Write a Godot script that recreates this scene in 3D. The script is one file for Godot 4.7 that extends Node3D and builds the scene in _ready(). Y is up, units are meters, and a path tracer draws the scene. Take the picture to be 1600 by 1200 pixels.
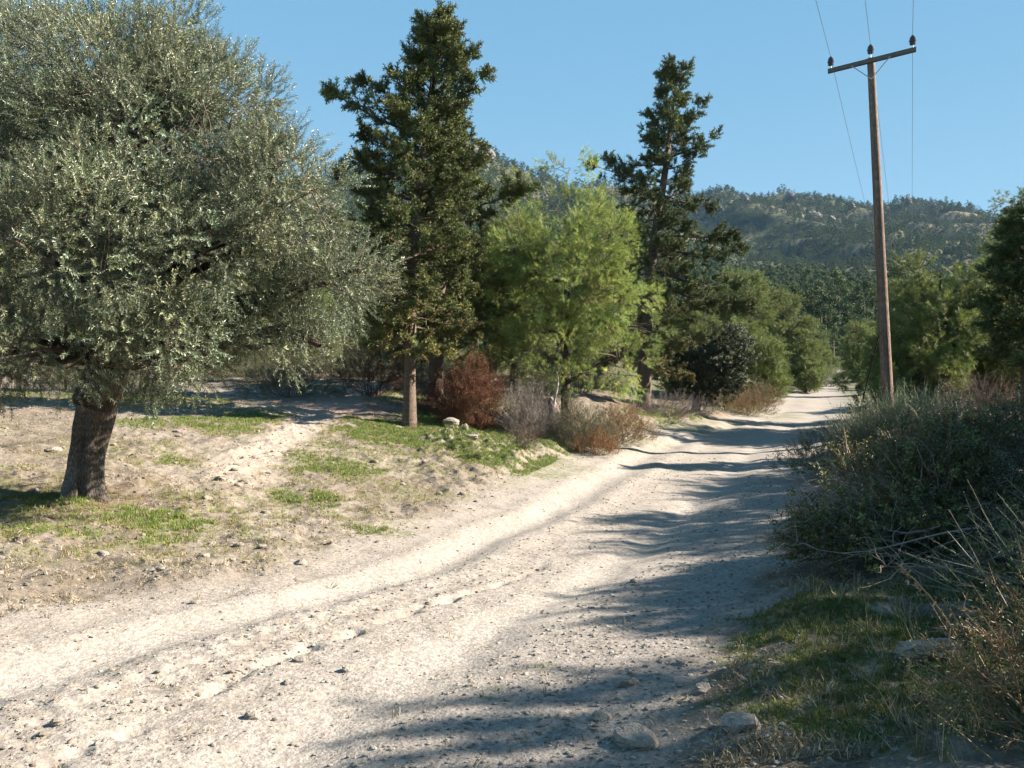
extends Node3D
# A dirt road climbing between an old olive tree, dark conifers and a wooden power pole, with wooded hills behind.

var rng := RandomNumberGenerator.new()
var noise_a := FastNoiseLite.new()
var noise_b := FastNoiseLite.new()
var noise_c := FastNoiseLite.new()
var noise_d := FastNoiseLite.new()
var noise_e := FastNoiseLite.new()
var used := {}
var mats := {}


# ------------------------------------------------------------------ mesh builder
class Builder:
	var v := PackedVector3Array()
	var n := PackedVector3Array()
	var c := PackedColorArray()
	var idx := PackedInt32Array()

	func tri(p: Vector3, q: Vector3, r: Vector3, col: Color) -> void:
		var m := (r - p).cross(q - p).normalized()
		var k := v.size()
		v.append(p); v.append(q); v.append(r)
		n.append(m); n.append(m); n.append(m)
		c.append(col); c.append(col); c.append(col)
		idx.append(k); idx.append(k + 1); idx.append(k + 2)

	func leaf(p: Vector3, dir: Vector3, up: Vector3, length: float, width: float, col: Color) -> void:
		var side := dir.cross(up).normalized() * width * 0.5
		var mid := p + dir * length * 0.48
		var lift := up * width * 0.22
		var tip := p + dir * length - up * length * 0.06
		tri(p, mid + side + lift, tip, col)
		tri(p, tip, mid - side + lift, col)

	func blade(p: Vector3, tip: Vector3, side: Vector3, col: Color) -> void:
		tri(p - side, p + side, tip, col)

	func tube(pts: Array, radii: Array, sides: int, col: Color, bump: FastNoiseLite = null, amount := 0.0) -> void:
		var count := pts.size()
		var first := v.size()
		var u := Vector3.RIGHT
		for i in count:
			var t: Vector3 = pts[mini(i + 1, count - 1)] - pts[maxi(i - 1, 0)]
			t = t.normalized()
			if absf(u.dot(t)) > 0.95:
				u = Vector3.FORWARD
			u = (u - t * u.dot(t)).normalized()
			var w := t.cross(u)
			for k in sides:
				var a := TAU * k / sides
				var d: Vector3 = u * cos(a) + w * sin(a)
				var r: float = radii[i]
				var p: Vector3 = pts[i] + d * r
				if bump:
					p += d * r * amount * bump.get_noise_3dv(Vector3(p.x * 3.0, p.y, p.z * 3.0) * 3.0)
				v.append(p); n.append(d); c.append(col)
		for i in count - 1:
			for k in sides:
				var a := first + i * sides + k
				var b := first + i * sides + (k + 1) % sides
				idx.append(a); idx.append(b + sides); idx.append(b)
				idx.append(a); idx.append(a + sides); idx.append(b + sides)

	func mesh() -> ArrayMesh:
		var arrays := []
		arrays.resize(Mesh.ARRAY_MAX)
		arrays[Mesh.ARRAY_VERTEX] = v
		arrays[Mesh.ARRAY_NORMAL] = n
		arrays[Mesh.ARRAY_COLOR] = c
		arrays[Mesh.ARRAY_INDEX] = idx
		var m := ArrayMesh.new()
		if idx.size():
			m.add_surface_from_arrays(Mesh.PRIMITIVE_TRIANGLES, arrays)
		return m


func rf(lo: float, hi: float) -> float:
	return rng.randf_range(lo, hi)


func ball() -> Vector3:
	while true:
		var p := Vector3(rf(-1, 1), rf(-1, 1), rf(-1, 1))
		if p.length_squared() <= 1.0 and p.length_squared() > 0.0001:
			return p
	return Vector3.UP


func dirv() -> Vector3:
	return ball().normalized()


func aim(dir: Vector3, roll: float, s: float) -> Basis:
	var y := dir.normalized()
	var x := (Vector3.RIGHT if absf(y.x) < 0.9 else Vector3.FORWARD)
	x = (x - y * x.dot(y)).normalized().rotated(y, roll)
	return Basis(x * s, y * s, x.cross(y) * s)


func shade(col: Color, spread: float) -> Color:
	var k := rf(1.0 - spread, 1.0 + spread)
	return Color(col.r * k * rf(0.93, 1.07), col.g * k, col.b * k * rf(0.9, 1.1))


func table(t: Array, x: float) -> float:  # rows [x, y], x rising
	if x <= t[0][0]:
		return t[0][1]
	for i in range(1, t.size()):
		if x <= t[i][0]:
			var k: float = (x - t[i - 1][0]) / (t[i][0] - t[i - 1][0])
			return lerpf(t[i - 1][1], t[i][1], k)
	return t[-1][1]


# ------------------------------------------------------------------ nodes
func numbered(called: String) -> String:
	if not used.has(called):
		used[called] = 0
		return called
	used[called] += 1
	return "%s_%03d" % [called, used[called]]


func thing(called: String, label: String, category: String, at := Vector3.ZERO, group := "") -> Node3D:
	var o := Node3D.new()
	o.name = numbered(called)
	add_child(o, true)
	o.position = at
	tag(o, label, category, group)
	rng.seed = label.hash()
	return o


func tag(o: Node, label: String, category := "", group := "", kind := "") -> void:
	if label: o.set_meta("label", label)
	if category: o.set_meta("category", category)
	if group: o.set_meta("group", group)
	if kind: o.set_meta("kind", kind)


func obj(called: String, mesh: Mesh, m: Material, parent: Node = null) -> MeshInstance3D:
	var o := MeshInstance3D.new()
	o.mesh = mesh
	o.material_override = m
	if parent == null:
		o.name = numbered(called)
		add_child(o, true)
	else:
		o.name = called
		parent.add_child(o, true)
	return o


func copies(called: String, mesh: Mesh, m: Material, where: Array, tint: Array, parent: Node = null) -> MultiMeshInstance3D:
	var mm := MultiMesh.new()
	mm.transform_format = MultiMesh.TRANSFORM_3D
	mm.use_colors = true
	mm.mesh = mesh
	mm.instance_count = where.size()
	for i in where.size():
		mm.set_instance_transform(i, where[i])
		mm.set_instance_color(i, tint[i])
	var o := MultiMeshInstance3D.new()
	o.multimesh = mm
	o.material_override = m
	o.set_meta("kind", "stuff")
	if parent == null:
		o.name = numbered(called)
		add_child(o, true)
	else:
		o.name = called
		parent.add_child(o, true)
	return o


func split_copies(called: String, meshes: Array, m: Material, where: Array, tint: Array, parent: Node = null) -> void:
	var k := meshes.size()
	for j in k:
		var w := []
		var t := []
		for i in range(j, where.size(), k):
			w.append(where[i]); t.append(tint[i])
		if w.size():
			copies(called, meshes[j], m, w, t, parent)


# ------------------------------------------------------------------ materials
func surface(key: String, rough: float, spec := 0.5, back := 0.0) -> StandardMaterial3D:
	var m := StandardMaterial3D.new()
	m.resource_name = key
	m.vertex_color_use_as_albedo = true
	m.roughness = rough
	m.metallic_specular = spec
	if back > 0.0:
		m.backlight_enabled = true
		m.backlight = Color(back, back, back).linear_to_srgb()
	mats[key] = m
	return m


func noise_picture(size: int, freq: float, octaves: int, seed_: int, lo: float, hi: float, gain := 1.0, strokes := 0) -> ImageTexture:
	var f := FastNoiseLite.new()
	f.seed = seed_
	f.noise_type = FastNoiseLite.TYPE_SIMPLEX_SMOOTH
	f.frequency = freq
	f.fractal_octaves = octaves
	f.fractal_gain = 0.62
	var im := f.get_seamless_image(size, size)
	im.convert(Image.FORMAT_L8)
	var d := im.get_data()
	for i in d.size():
		var x: float = clampf((d[i] / 255.0 - 0.5) * gain + 0.5, 0.0, 1.0)
		d[i] = int(255.0 * lerpf(lo, hi, x))
	var r := RandomNumberGenerator.new()
	r.seed = seed_
	for s in strokes:
		var x := r.randi_range(0, size - 1)
		var y := r.randi_range(0, size - 1)
		var a := r.randf() * TAU
		var ln := r.randi_range(1, 7)
		var k := r.randf_range(0.35, 1.25)
		for j in ln:
			var px := posmod(x + int(cos(a) * j), size)
			var py := posmod(y + int(sin(a) * j), size)
			d[py * size + px] = clampi(int(d[py * size + px] * k), 0, 255)
	var out := Image.create_from_data(size, size, false, Image.FORMAT_L8, d)
	return ImageTexture.create_from_image(out)


func textured(m: StandardMaterial3D, albedo: Texture2D, height: Texture2D, relief: float, scale_: Vector3, world := true) -> void:
	m.uv1_triplanar = true
	m.uv1_world_triplanar = world
	m.uv1_scale = scale_
	if albedo:
		m.albedo_texture = albedo
	if height:
		m.heightmap_enabled = true
		m.heightmap_texture = height
		m.heightmap_scale = relief


# ------------------------------------------------------------------ the lie of the land
var spline_points := []
var spline_w := []
const GX0 := -76.0
const GZ0 := -140.0
const GSTEP := 0.5
const GNX := 305
const GNZ := 345
var lattice := PackedFloat32Array()
const ROAD_RIGHT := [[-110.0, 46.0], [-80.0, 33.8], [-68.0, 29.0], [-54.0, 23.5], [-39.0, 17.1], [-34.0, 14.8], [-30.0, 12.8], [-25.0, 10.4], [-20.0, 8.2], [-13.5, 5.2], [-11.5, 4.2], [-7.5, 2.57], [-5.3, 1.64], [-3.5, 0.9], [0.0, -0.4], [4.0, -1.8], [40.0, -14.0]]
const ROAD_LEFT := [[-110.0, 41.5], [-80.0, 29.6], [-68.0, 24.8], [-54.0, 18.7], [-39.0, 12.3], [-34.0, 9.8], [-30.0, 7.4], [-25.0, 4.4], [-20.0, 1.5], [-13.5, -0.5], [-11.5, -1.0], [-7.5, -2.5], [-5.3, -4.4], [-3.5, -5.4], [0.0, -7.0], [4.0, -9.0], [40.0, -22.0]]
const RIDGE_NEAR := [[-900.0, 120.0], [-500.0, 190.0], [-260.0, 212.0], [-160.0, 218.0], [-90.0, 224.0], [-48.0, 238.0], [-32.0, 240.0], [-12.0, 226.0], [35.0, 213.0], [89.0, 206.0], [130.0, 190.0], [200.0, 120.0], [300.0, 60.0], [420.0, 35.0], [1600.0, 20.0]]
const RIDGE_FAR := [[-900.0, 160.0], [-200.0, 210.0], [60.0, 262.0], [130.0, 284.0], [166.0, 281.0], [190.0, 274.0], [225.0, 284.0], [273.0, 294.0], [320.0, 278.0], [345.0, 281.0], [385.0, 276.0], [410.0, 266.0], [447.0, 257.0], [485.0, 268.0], [530.0, 272.0], [550.0, 262.0], [579.0, 246.0], [629.0, 234.0], [690.0, 218.0], [745.0, 200.0], [900.0, 150.0], [1300.0, 110.0], [1700.0, 90.0]]


func solve_land() -> void:
	spline_points = [
		# the road
		Vector3(-7, 0, 8), Vector3(-3, 0, 3), Vector3(-3.6, 0, -1), Vector3(0.5, 0, -3), Vector3(-2.5, 0, -4.2), Vector3(-4.0, 0.02, -6.1), Vector3(-0.5, 0, -6.5), Vector3(2.0, 0.02, -6.5), Vector3(-2.0, 0, -8.2), Vector3(2.6, 0, -9),
		Vector3(-0.9, 0.03, -11.5), Vector3(2.2, 0.05, -13), Vector3(5.1, 0.08, -13.4), Vector3(4.8, 0.3, -20), Vector3(1.4, 0.32, -20), Vector3(4.4, 0.57, -25), Vector3(9.8, 0.6, -26), Vector3(9.9, 1.18, -34), Vector3(12.7, 0.88, -30), Vector3(17.1, 1.6, -39), Vector3(12.3, 1.6, -39.5), Vector3(24.8, 3.15, -68), Vector3(29.5, 3.3, -70), Vector3(32, 4.1, -82),
		# the field on the left
		Vector3(-5.5, 0.5, -10), Vector3(-5.0, 0.15, -7.6), Vector3(-6.2, 0.42, -9.3), Vector3(-8.3, 1.05, -12.5), Vector3(-4.5, 0.52, -11), Vector3(-5.8, 1.12, -14), Vector3(-6.1, 1.6, -20), Vector3(-2.5, 1.36, -19), Vector3(-5.8, 2.8, -32), Vector3(-14.6, 2.15, -22), Vector3(-11.8, 2.46, -26), Vector3(-1.4, 0.85, -17), Vector3(-1.6, 0.42, -14), Vector3(0.5, 0.55, -18.2), Vector3(1.5, 1.4, -22), Vector3(4.3, 1.35, -27), Vector3(9.6, 1.75, -37), Vector3(13.6, 2.55, -47), Vector3(21.0, 2.42, -54), Vector3(18.6, 3.35, -60), Vector3(23.6, 4.1, -70), Vector3(31.8, 3.9, -78), Vector3(1.9, 2.9, -28),
		Vector3(-13, 1.0, -10), Vector3(-20, 0.6, 0), Vector3(-12, 0.1, -2), Vector3(-9, 0.2, -6), Vector3(-35, 3, -20), Vector3(-30, 4.2, -40), Vector3(0, 4.8, -55), Vector3(-35, 6, -75), Vector3(10, 5.6, -80),
		# the bank on the right
		Vector3(1.95, 0.26, -4.0), Vector3(1.75, 0.42, -2.7), Vector3(2.75, 0.32, -5.5), Vector3(2.6, 0.5, -3.6), Vector3(3.9, 0.42, -7.4), Vector3(6, 0.6, -5), Vector3(5.4, 0.45, -9.5), Vector3(7.2, 0.5, -13.5), Vector3(10.3, 0.95, -21), Vector3(14.5, 1.9, -25), Vector3(12, 0.9, -6), Vector3(16, 1.3, -14), Vector3(25, 2.2, -22), Vector3(28, 3.4, -40), Vector3(40, 4.4, -60), Vector3(9, 0.5, 2), Vector3(22, 1.0, 4), Vector3(1.2, 0.1, 0.5), Vector3(-25, 0.2, 14), Vector3(18, 0.6, 16), Vector3(0, 0, 16),
		Vector3(0, 7.0, -105), Vector3(42, 6.4, -105), Vector3(-45, 8, -105), Vector3(60, 5.5, -40), Vector3(60, 2, 0), Vector3(-60, 2, 0), Vector3(-60, 5, -50)]
	var n := spline_points.size()
	var m := []
	for i in n + 3:
		var row := PackedFloat64Array()
		row.resize(n + 4)
		m.append(row)
	for i in n:
		var p: Vector3 = spline_points[i]
		for j in n:
			var q: Vector3 = spline_points[j]
			m[i][j] = tps((p.x - q.x) ** 2 + (p.z - q.z) ** 2) + (0.6 if i == j else 0.0)
		m[i][n] = 1.0; m[i][n + 1] = p.x; m[i][n + 2] = p.z
		m[n][i] = 1.0; m[n + 1][i] = p.x; m[n + 2][i] = p.z
		m[i][n + 3] = p.y
	var size := n + 3
	for k in size:
		var best := k
		for i in range(k + 1, size):
			if absf(m[i][k]) > absf(m[best][k]):
				best = i
		var swap = m[k]; m[k] = m[best]; m[best] = swap
		var piv: PackedFloat64Array = m[k]
		for i in range(k + 1, size):
			var row: PackedFloat64Array = m[i]
			var f: float = row[k] / piv[k]
			if f != 0.0:
				for j in range(k, size + 1):
					row[j] -= f * piv[j]
				m[i] = row
	spline_w.resize(size)
	for k in range(size - 1, -1, -1):
		var s: float = m[k][size]
		for j in range(k + 1, size):
			s -= m[k][j] * spline_w[j]
		spline_w[k] = s / m[k][k]
	lattice.resize(GNX * GNZ)
	var px := PackedFloat32Array()
	var pz := PackedFloat32Array()
	var pw := PackedFloat32Array()
	for i in n:
		px.append(spline_points[i].x); pz.append(spline_points[i].z); pw.append(spline_w[i])
	var coarse := 4
	var cx := (GNX - 1) / coarse + 1
	var cz := (GNZ - 1) / coarse + 1
	for iz in GNZ:
		var z := GZ0 + iz * GSTEP
		var fine_z := z > -42.0 and z < 2.0
		for ix in GNX:
			var x := GX0 + ix * GSTEP
			var fine := fine_z and x > -16.0 and x < 18.0
			if not fine and (iz % coarse or ix % coarse):
				continue
			var y: float = spline_w[n] + spline_w[n + 1] * x + spline_w[n + 2] * z
			for k in n:
				var dx := x - px[k]
				var dz := z - pz[k]
				var r2 := dx * dx + dz * dz
				if r2 > 0.000001:
					y += pw[k] * r2 * log(r2) * 0.01
			lattice[iz * GNX + ix] = y
	for iz in GNZ:
		var z := GZ0 + iz * GSTEP
		var fine_z := z > -42.0 and z < 2.0
		for ix in GNX:
			var x := GX0 + ix * GSTEP
			if (fine_z and x > -16.0 and x < 18.0) or (iz % coarse == 0 and ix % coarse == 0):
				continue
			var ax := mini(ix / coarse, cx - 2) * coarse
			var az := mini(iz / coarse, cz - 2) * coarse
			var fx := float(ix - ax) / coarse
			var fz := float(iz - az) / coarse
			var y0 := lerpf(lattice[az * GNX + ax], lattice[az * GNX + ax + coarse], fx)
			var y1 := lerpf(lattice[(az + coarse) * GNX + ax], lattice[(az + coarse) * GNX + ax + coarse], fx)
			lattice[iz * GNX + ix] = lerpf(y0, y1, fz)


func tps(r2: float) -> float:
	return r2 * log(r2) * 0.01 if r2 > 0.000001 else 0.0


func near_land(x: float, z: float) -> float:
	var fx := clampf((x - GX0) / GSTEP, 0.0, GNX - 1.001)
	var fz := clampf((z - GZ0) / GSTEP, 0.0, GNZ - 1.001)
	var ix := int(fx)
	var iz := int(fz)
	fx -= ix
	fz -= iz
	var k := iz * GNX + ix
	return lerpf(lerpf(lattice[k], lattice[k + 1], fx), lerpf(lattice[k + GNX], lattice[k + GNX + 1], fx), fz)


func ridge(x: float, d: float, crest: Array, at: float) -> float:
	var h := table(crest, x)
	var t := d / at
	if t <= 1.0:
		return h * t ** 1.64
	return h * (1.0 - 0.35 * minf(t - 1.0, 1.0))


func far_land(x: float, z: float) -> float:
	var d := -z
	if d <= 0.0:
		return 0.0
	var a := ridge(x, d, RIDGE_NEAR, 700.0)
	var b := ridge(x, d, RIDGE_FAR, 1000.0 + 30.0 * sin(x * 0.011))
	var y := maxf(a, b)
	var rough := smoothstep(150.0, 600.0, d)
	y += rough * (26.0 * noise_d.get_noise_2d(x * 1.3, z * 0.7) * smoothstep(1050.0, 800.0, d) + 9.0 * absf(noise_d.get_noise_2d(x * 3.1, z * 2.2)) - 6.0)
	return y


func land(x: float, z: float) -> float:  # without the small bumps
	var w := maxf(smoothstep(46.0, 75.0, absf(x)), maxf(smoothstep(-95.0, -130.0, z), smoothstep(16.0, 30.0, z)))
	if w <= 0.0:
		return near_land(x, z)
	if w >= 1.0:
		return far_land(x, z)
	return lerpf(near_land(x, z), far_land(x, z), w)


func road_at(x: float, z: float) -> float:  # 0 on the centre line, -1 and 1 at its edges
	if z < -110.0:
		return 9.0
	var l := table(ROAD_LEFT, z)
	var r := table(ROAD_RIGHT, z)
	return (x - (l + r) * 0.5) / ((r - l) * 0.5)


func ground(x: float, z: float) -> float:
	var y := land(x, z)
	if z < -70.0 or absf(x) > 45.0 or z > 10.0:
		return y
	var s := road_at(x, z)
	var wob := noise_a.get_noise_2d(x * 0.6, z * 0.6)
	var edge := absf(s + wob * 0.12)
	var off := smoothstep(0.86, 1.12, edge)
	var n0 := noise_a.get_noise_2d(x, z)
	var n1 := noise_b.get_noise_2d(x, z)
	var n2 := noise_c.get_noise_2d(x, z)
	var n3 := noise_c.get_noise_2d(x * 2.7 + 40.0, z * 2.7)
	var lumps := clampf(-noise_e.get_noise_2d(x, z) - 0.25, 0.0, 1.0) * smoothstep(-0.1, 0.35, n0 + 0.6 * n1)
	var field := 0.07 * n0 + 0.026 * n1 + 0.016 * maxf(n2, -0.1) + 0.010 * maxf(n3, 0.0) + 0.055 * lumps
	field += 0.30 * exp(-((x + 1.15) / 0.75) ** 2 - ((z + 17.45) / 0.8) ** 2) * (1.0 + 0.5 * n1 + 0.3 * n2)
	var worn := 0.02 * n0 + 0.010 * n1 + 0.005 * n2 + 0.0025 * n3
	# wheel ruts and the washed-out gully along the road
	var t := s + 0.06 * noise_a.get_noise_2d(x * 0.7 + 9.0, z * 0.7)
	worn -= 0.06 * exp(-((t + 0.42) / 0.11) ** 2) + 0.05 * exp(-((t - 0.36) / 0.11) ** 2)
	worn += 0.028 * exp(-((t + 0.22) / 0.08) ** 2) + 0.02 * exp(-((t + 0.62) / 0.07) ** 2)
	var gully := smoothstep(-9.0, -6.0, z) * exp(-((t - 0.02 - 0.03 * n1) / 0.019) ** 2)
	worn -= 0.07 * gully * clampf(0.55 + 1.3 * n1, 0.0, 1.2)
	worn += 0.022 * maxf(n2 + 0.15, 0.0) * smoothstep(0.35, 0.0, absf(t + 0.18)) * smoothstep(-10.0, -5.0, z)
	# the broken lip of the bank on the right, and of the left bank farther on
	var lip := smoothstep(0.95, 1.1, s + wob * 0.1) * smoothstep(1.9, 1.05, s)
	worn += lip * (0.07 + 0.06 * n1) * smoothstep(-24.0, -15.0, z)
	var lip2 := smoothstep(-0.95, -1.1, s + wob * 0.12) * smoothstep(-1.9, -1.1, s) * smoothstep(-13.0, -16.0, z) * smoothstep(-44.0, -36.0, z)
	worn += lip2 * (0.14 + 0.08 * n1)
	y += lerpf(worn, field + lip * 0.07 * smoothstep(-24.0, -15.0, z), off) if lip2 < 0.01 else worn + off * field
	return y


const GRASS := [  # x, z, half-widths, strength
	[-5.85, -9.7, 0.8, 0.4, 1.0], [-6.2, -8.6, 1.0, 0.5, 0.8], [-4.25, -9.35, 0.75, 0.42, 1.0], [-4.4, -8.5, 1.3, 0.5, 0.75], [-3.0, -11.2, 0.6, 0.35, 0.95], [-2.3, -11.0, 0.5, 0.35, 0.8], [-1.6, -9.6, 0.6, 0.25, 0.8],
	[-3.4, -13.6, 1.4, 0.9, 1.0], [-5.9, -16.6, 1.6, 1.2, 1.0], [-5.2, -18.2, 2.0, 1.0, 0.9], [-7.4, -15.5, 0.9, 0.8, 0.9], [-2.6, -17.3, 1.5, 1.5, 1.0], [-0.4, -18.6, 2.2, 1.0, 1.0], [-4.8, -17.0, 2.2, 0.8, 0.7], [-1.9, -15.9, 1.3, 0.6, 0.6], [0.2, -19.6, 2.0, 1.0, 0.9], [-3.8, -18.0, 1.4, 1.2, 0.9], [0.0, -15.7, 1.3, 0.9, 1.0], [-0.7, -16.8, 1.3, 0.9, 1.0], [0.6, -17.4, 0.8, 0.8, 0.9],
	[5.4, -26.5, 1.8, 1.3, 1.0], [6.9, -29.0, 1.6, 1.5, 0.9], [17.6, -56.0, 2.6, 6.0, 1.0], [13.4, -46.5, 2.2, 4.0, 1.0], [22.5, -66.0, 2.6, 5.0, 1.0], [-4.6, -12.2, 1.0, 0.6, 0.6], [-5.5, -12.6, 0.5, 0.4, 0.8], [-13.5, -19.5, 3.0, 2.0, 0.7], [-9.0, -19.5, 2.0, 2.0, 0.8], [-1.0, -20.5, 2.0, 1.5, 1.0], [2.6, -22.0, 2.0, 1.3, 0.8], [-3.0, -24.0, 4.0, 2.0, 0.9], [-10.5, -14.0, 2.0, 1.0, 0.5], [3.3, -24.5, 1.2, 1.0, 0.7], [11.5, -37.0, 2.0, 3.5, 0.8],
	[1.75, -4.55, 0.5, 0.55, 1.0], [1.42, -3.45, 0.5, 0.45, 1.0], [2.1, -4.1, 0.7, 0.6, 0.8], [3.1, -4.9, 0.9, 0.6, 0.9], [2.6, -5.3, 0.8, 0.5, 0.8], [1.9, -3.3, 0.5, 0.4, 0.7], [-0.08, -4.2, 0.12, 0.1, 0.8], [0.2, -4.6, 0.08, 0.07, 0.7], [4.4, -5.2, 1.3, 1.0, 0.8], [3.0, -3.4, 0.8, 0.9, 0.7], [2.2, -5.0, 0.9, 0.5, 0.9], [1.6, -3.9, 0.5, 0.9, 0.9], [2.6, -4.4, 0.8, 0.8, 0.9], [-5.0, -9.0, 2.6, 1.1, 0.6], [-3.4, -10.4, 2.2, 0.9, 0.58], [-6.6, -13.0, 1.5, 1.2, 0.55], [-3.0, -15.2, 2.4, 1.1, 0.55], [-4.2, -8.0, 2.0, 0.6, 0.5], [-2.4, -12.4, 1.8, 0.8, 0.6], [-4.6, -15.4, 1.6, 0.9, 0.75], [-7.0, -10.6, 1.4, 0.8, 0.6], [0.3, -16.6, 1.4, 1.0, 0.9], [-1.9, -18.8, 1.8, 1.0, 0.9], [1.9, -20.6, 1.4, 0.9, 0.9], [-1.0, -14.6, 1.6, 0.9, 0.5]]


func grass_at(x: float, z: float) -> float:
	var g := 0.0
	for p in GRASS:
		var dx: float = (x - p[0]) / p[2]
		var dz: float = (z - p[1]) / p[3]
		var q := dx * dx + dz * dz
		if q < 3.0:
			g = maxf(g, p[4] * (1.0 - smoothstep(0.15, 1.9, q)))
	if g > 0.0:
		if z < -11.5 and z > -27.0 and x < -2.5:
			g *= 1.0 - 0.95 * exp(-((x - table([[-26.0, -4.9], [-16.0, -4.65], [-12.5, -4.45]], z)) / 0.6) ** 2)
		g *= smoothstep(-0.42, 0.15, noise_b.get_noise_2d(x * 0.8 + 7.0, z * 0.8) + 0.4 * noise_c.get_noise_2d(x, z) + (g - 0.6) * 0.5)
	return g


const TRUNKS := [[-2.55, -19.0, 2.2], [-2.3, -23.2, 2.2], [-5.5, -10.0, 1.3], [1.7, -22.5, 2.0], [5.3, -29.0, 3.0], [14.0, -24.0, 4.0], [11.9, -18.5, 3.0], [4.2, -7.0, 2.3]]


func ground_color(x: float, z: float) -> Color:
	var s := road_at(x, z)
	var n0 := noise_a.get_noise_2d(x * 0.5 + 30.0, z * 0.5)
	var n1 := noise_b.get_noise_2d(x + 11.0, z)
	var n2 := noise_c.get_noise_2d(x, z + 17.0)
	var road := Color(0.335, 0.303, 0.270)
	var soil := Color(0.290, 0.255, 0.220).lerp(Color(0.215, 0.182, 0.148), clampf(0.5 + 1.1 * n0, 0, 1))
	soil = soil.lerp(Color(0.150, 0.124, 0.090), smoothstep(-0.1, 0.45, n1 + 0.6 * n2) * 0.75)   # dead grass and straw
	var off := smoothstep(0.84, 1.1, absf(s + noise_a.get_noise_2d(x * 0.6, z * 0.6) * 0.16 + 0.06 * n1))
	var rut := maxf(exp(-((s + 0.45) / 0.15) ** 2), exp(-((s - 0.36) / 0.14) ** 2))
	road = road.lerp(Color(0.355, 0.325, 0.292), rut * clampf(0.7 - n1, 0, 1))
	road = road.lerp(Color(0.25, 0.22, 0.19), smoothstep(0.0, 0.5, n1 + 0.5 * n2) * 0.6 * (1.0 - rut))
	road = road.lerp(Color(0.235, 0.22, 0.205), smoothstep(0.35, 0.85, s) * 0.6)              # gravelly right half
	var col := road.lerp(soil * (1.0 - 0.35 * clampf(noise_c.get_noise_2d(x * 1.9, z * 1.9 + 5.0) + 0.1, 0.0, 1.0)), off)
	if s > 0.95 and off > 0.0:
		col = col.lerp(Color(0.105, 0.088, 0.066), 0.9 * off * smoothstep(-24.0, -18.0, z) * clampf(0.7 + n1, 0, 1))  # dark humus on the right bank, with its shade put into the colour
	# the bare pale path that climbs the field, a reddish stretch at its end
	if s < -1.0:
		var px := table([[-26.0, -4.9], [-20.0, -4.75], [-16.0, -4.65], [-12.5, -4.45], [-10.0, -3.9]], z)
		var path := exp(-((x - px) / 0.62) ** 2) * smoothstep(-10.0, -12.5, z) * smoothstep(-30.0, -25.0, z)
		col = col.lerp(Color(0.37, 0.325, 0.28), path * clampf(1.0 + n1 * 0.5, 0, 1))
		col = col.lerp(Color(0.35, 0.235, 0.20), 0.8 * exp(-((x + 4.6) / 1.2) ** 2 - ((z + 21.5) / 2.2) ** 2))
		col = col.lerp(Color(0.20, 0.155, 0.105), 0.75 * smoothstep(-23.0, -32.0, z))
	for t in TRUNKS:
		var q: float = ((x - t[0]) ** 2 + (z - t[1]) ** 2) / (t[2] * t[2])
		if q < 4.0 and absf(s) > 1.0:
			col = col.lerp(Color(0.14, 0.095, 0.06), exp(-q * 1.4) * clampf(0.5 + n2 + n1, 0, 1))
	var g := grass_at(x, z)
	col = col.lerp(Color(0.38, 0.335, 0.29), 0.8 * exp(-((x + 1.1) / 0.7) ** 2 - ((z + 17.0) / 0.75) ** 2))
	col = col.lerp(Color(0.13, 0.155, 0.05), minf(0.75 * g, 0.8) * clampf(0.8 + n2, 0, 1))
	if z < -34.0:
		col = col.lerp(Color(0.095, 0.11, 0.045), smoothstep(-34.0, -46.0, z) * off * clampf(0.8 + n1, 0, 1))
	return col


# a sheet over the crossings of xs and zs
func sheet(xs: PackedFloat32Array, zs: PackedFloat32Array, fine: bool) -> ArrayMesh:
	var b := Builder.new()
	var w := xs.size()
	for z in zs:
		for x in xs:
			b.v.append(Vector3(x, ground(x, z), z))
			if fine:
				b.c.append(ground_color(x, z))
			else:
				var k := clampf(0.5 + 1.3 * noise_d.get_noise_2d(x * 2.0, z * 2.0), 0, 1)
				b.c.append(Color(0.045, 0.055, 0.026).lerp(Color(0.12, 0.11, 0.075), k * k))
	var h := zs.size()
	b.n.resize(b.v.size())
	for j in h:
		for i in w:
			var k := j * w + i
			var dx := b.v[j * w + mini(i + 1, w - 1)] - b.v[j * w + maxi(i - 1, 0)]
			var dz := b.v[mini(j + 1, h - 1) * w + i] - b.v[maxi(j - 1, 0) * w + i]
			var m := dz.cross(dx).normalized()
			b.n[k] = m if m.y > 0.0 else -m
	for j in h - 1:
		for i in w - 1:
			var k := j * w + i       # zs rises towards the camera
			b.idx.append(k); b.idx.append(k + 1); b.idx.append(k + w + 1)
			b.idx.append(k); b.idx.append(k + w + 1); b.idx.append(k + w)
	return b.mesh()


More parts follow.
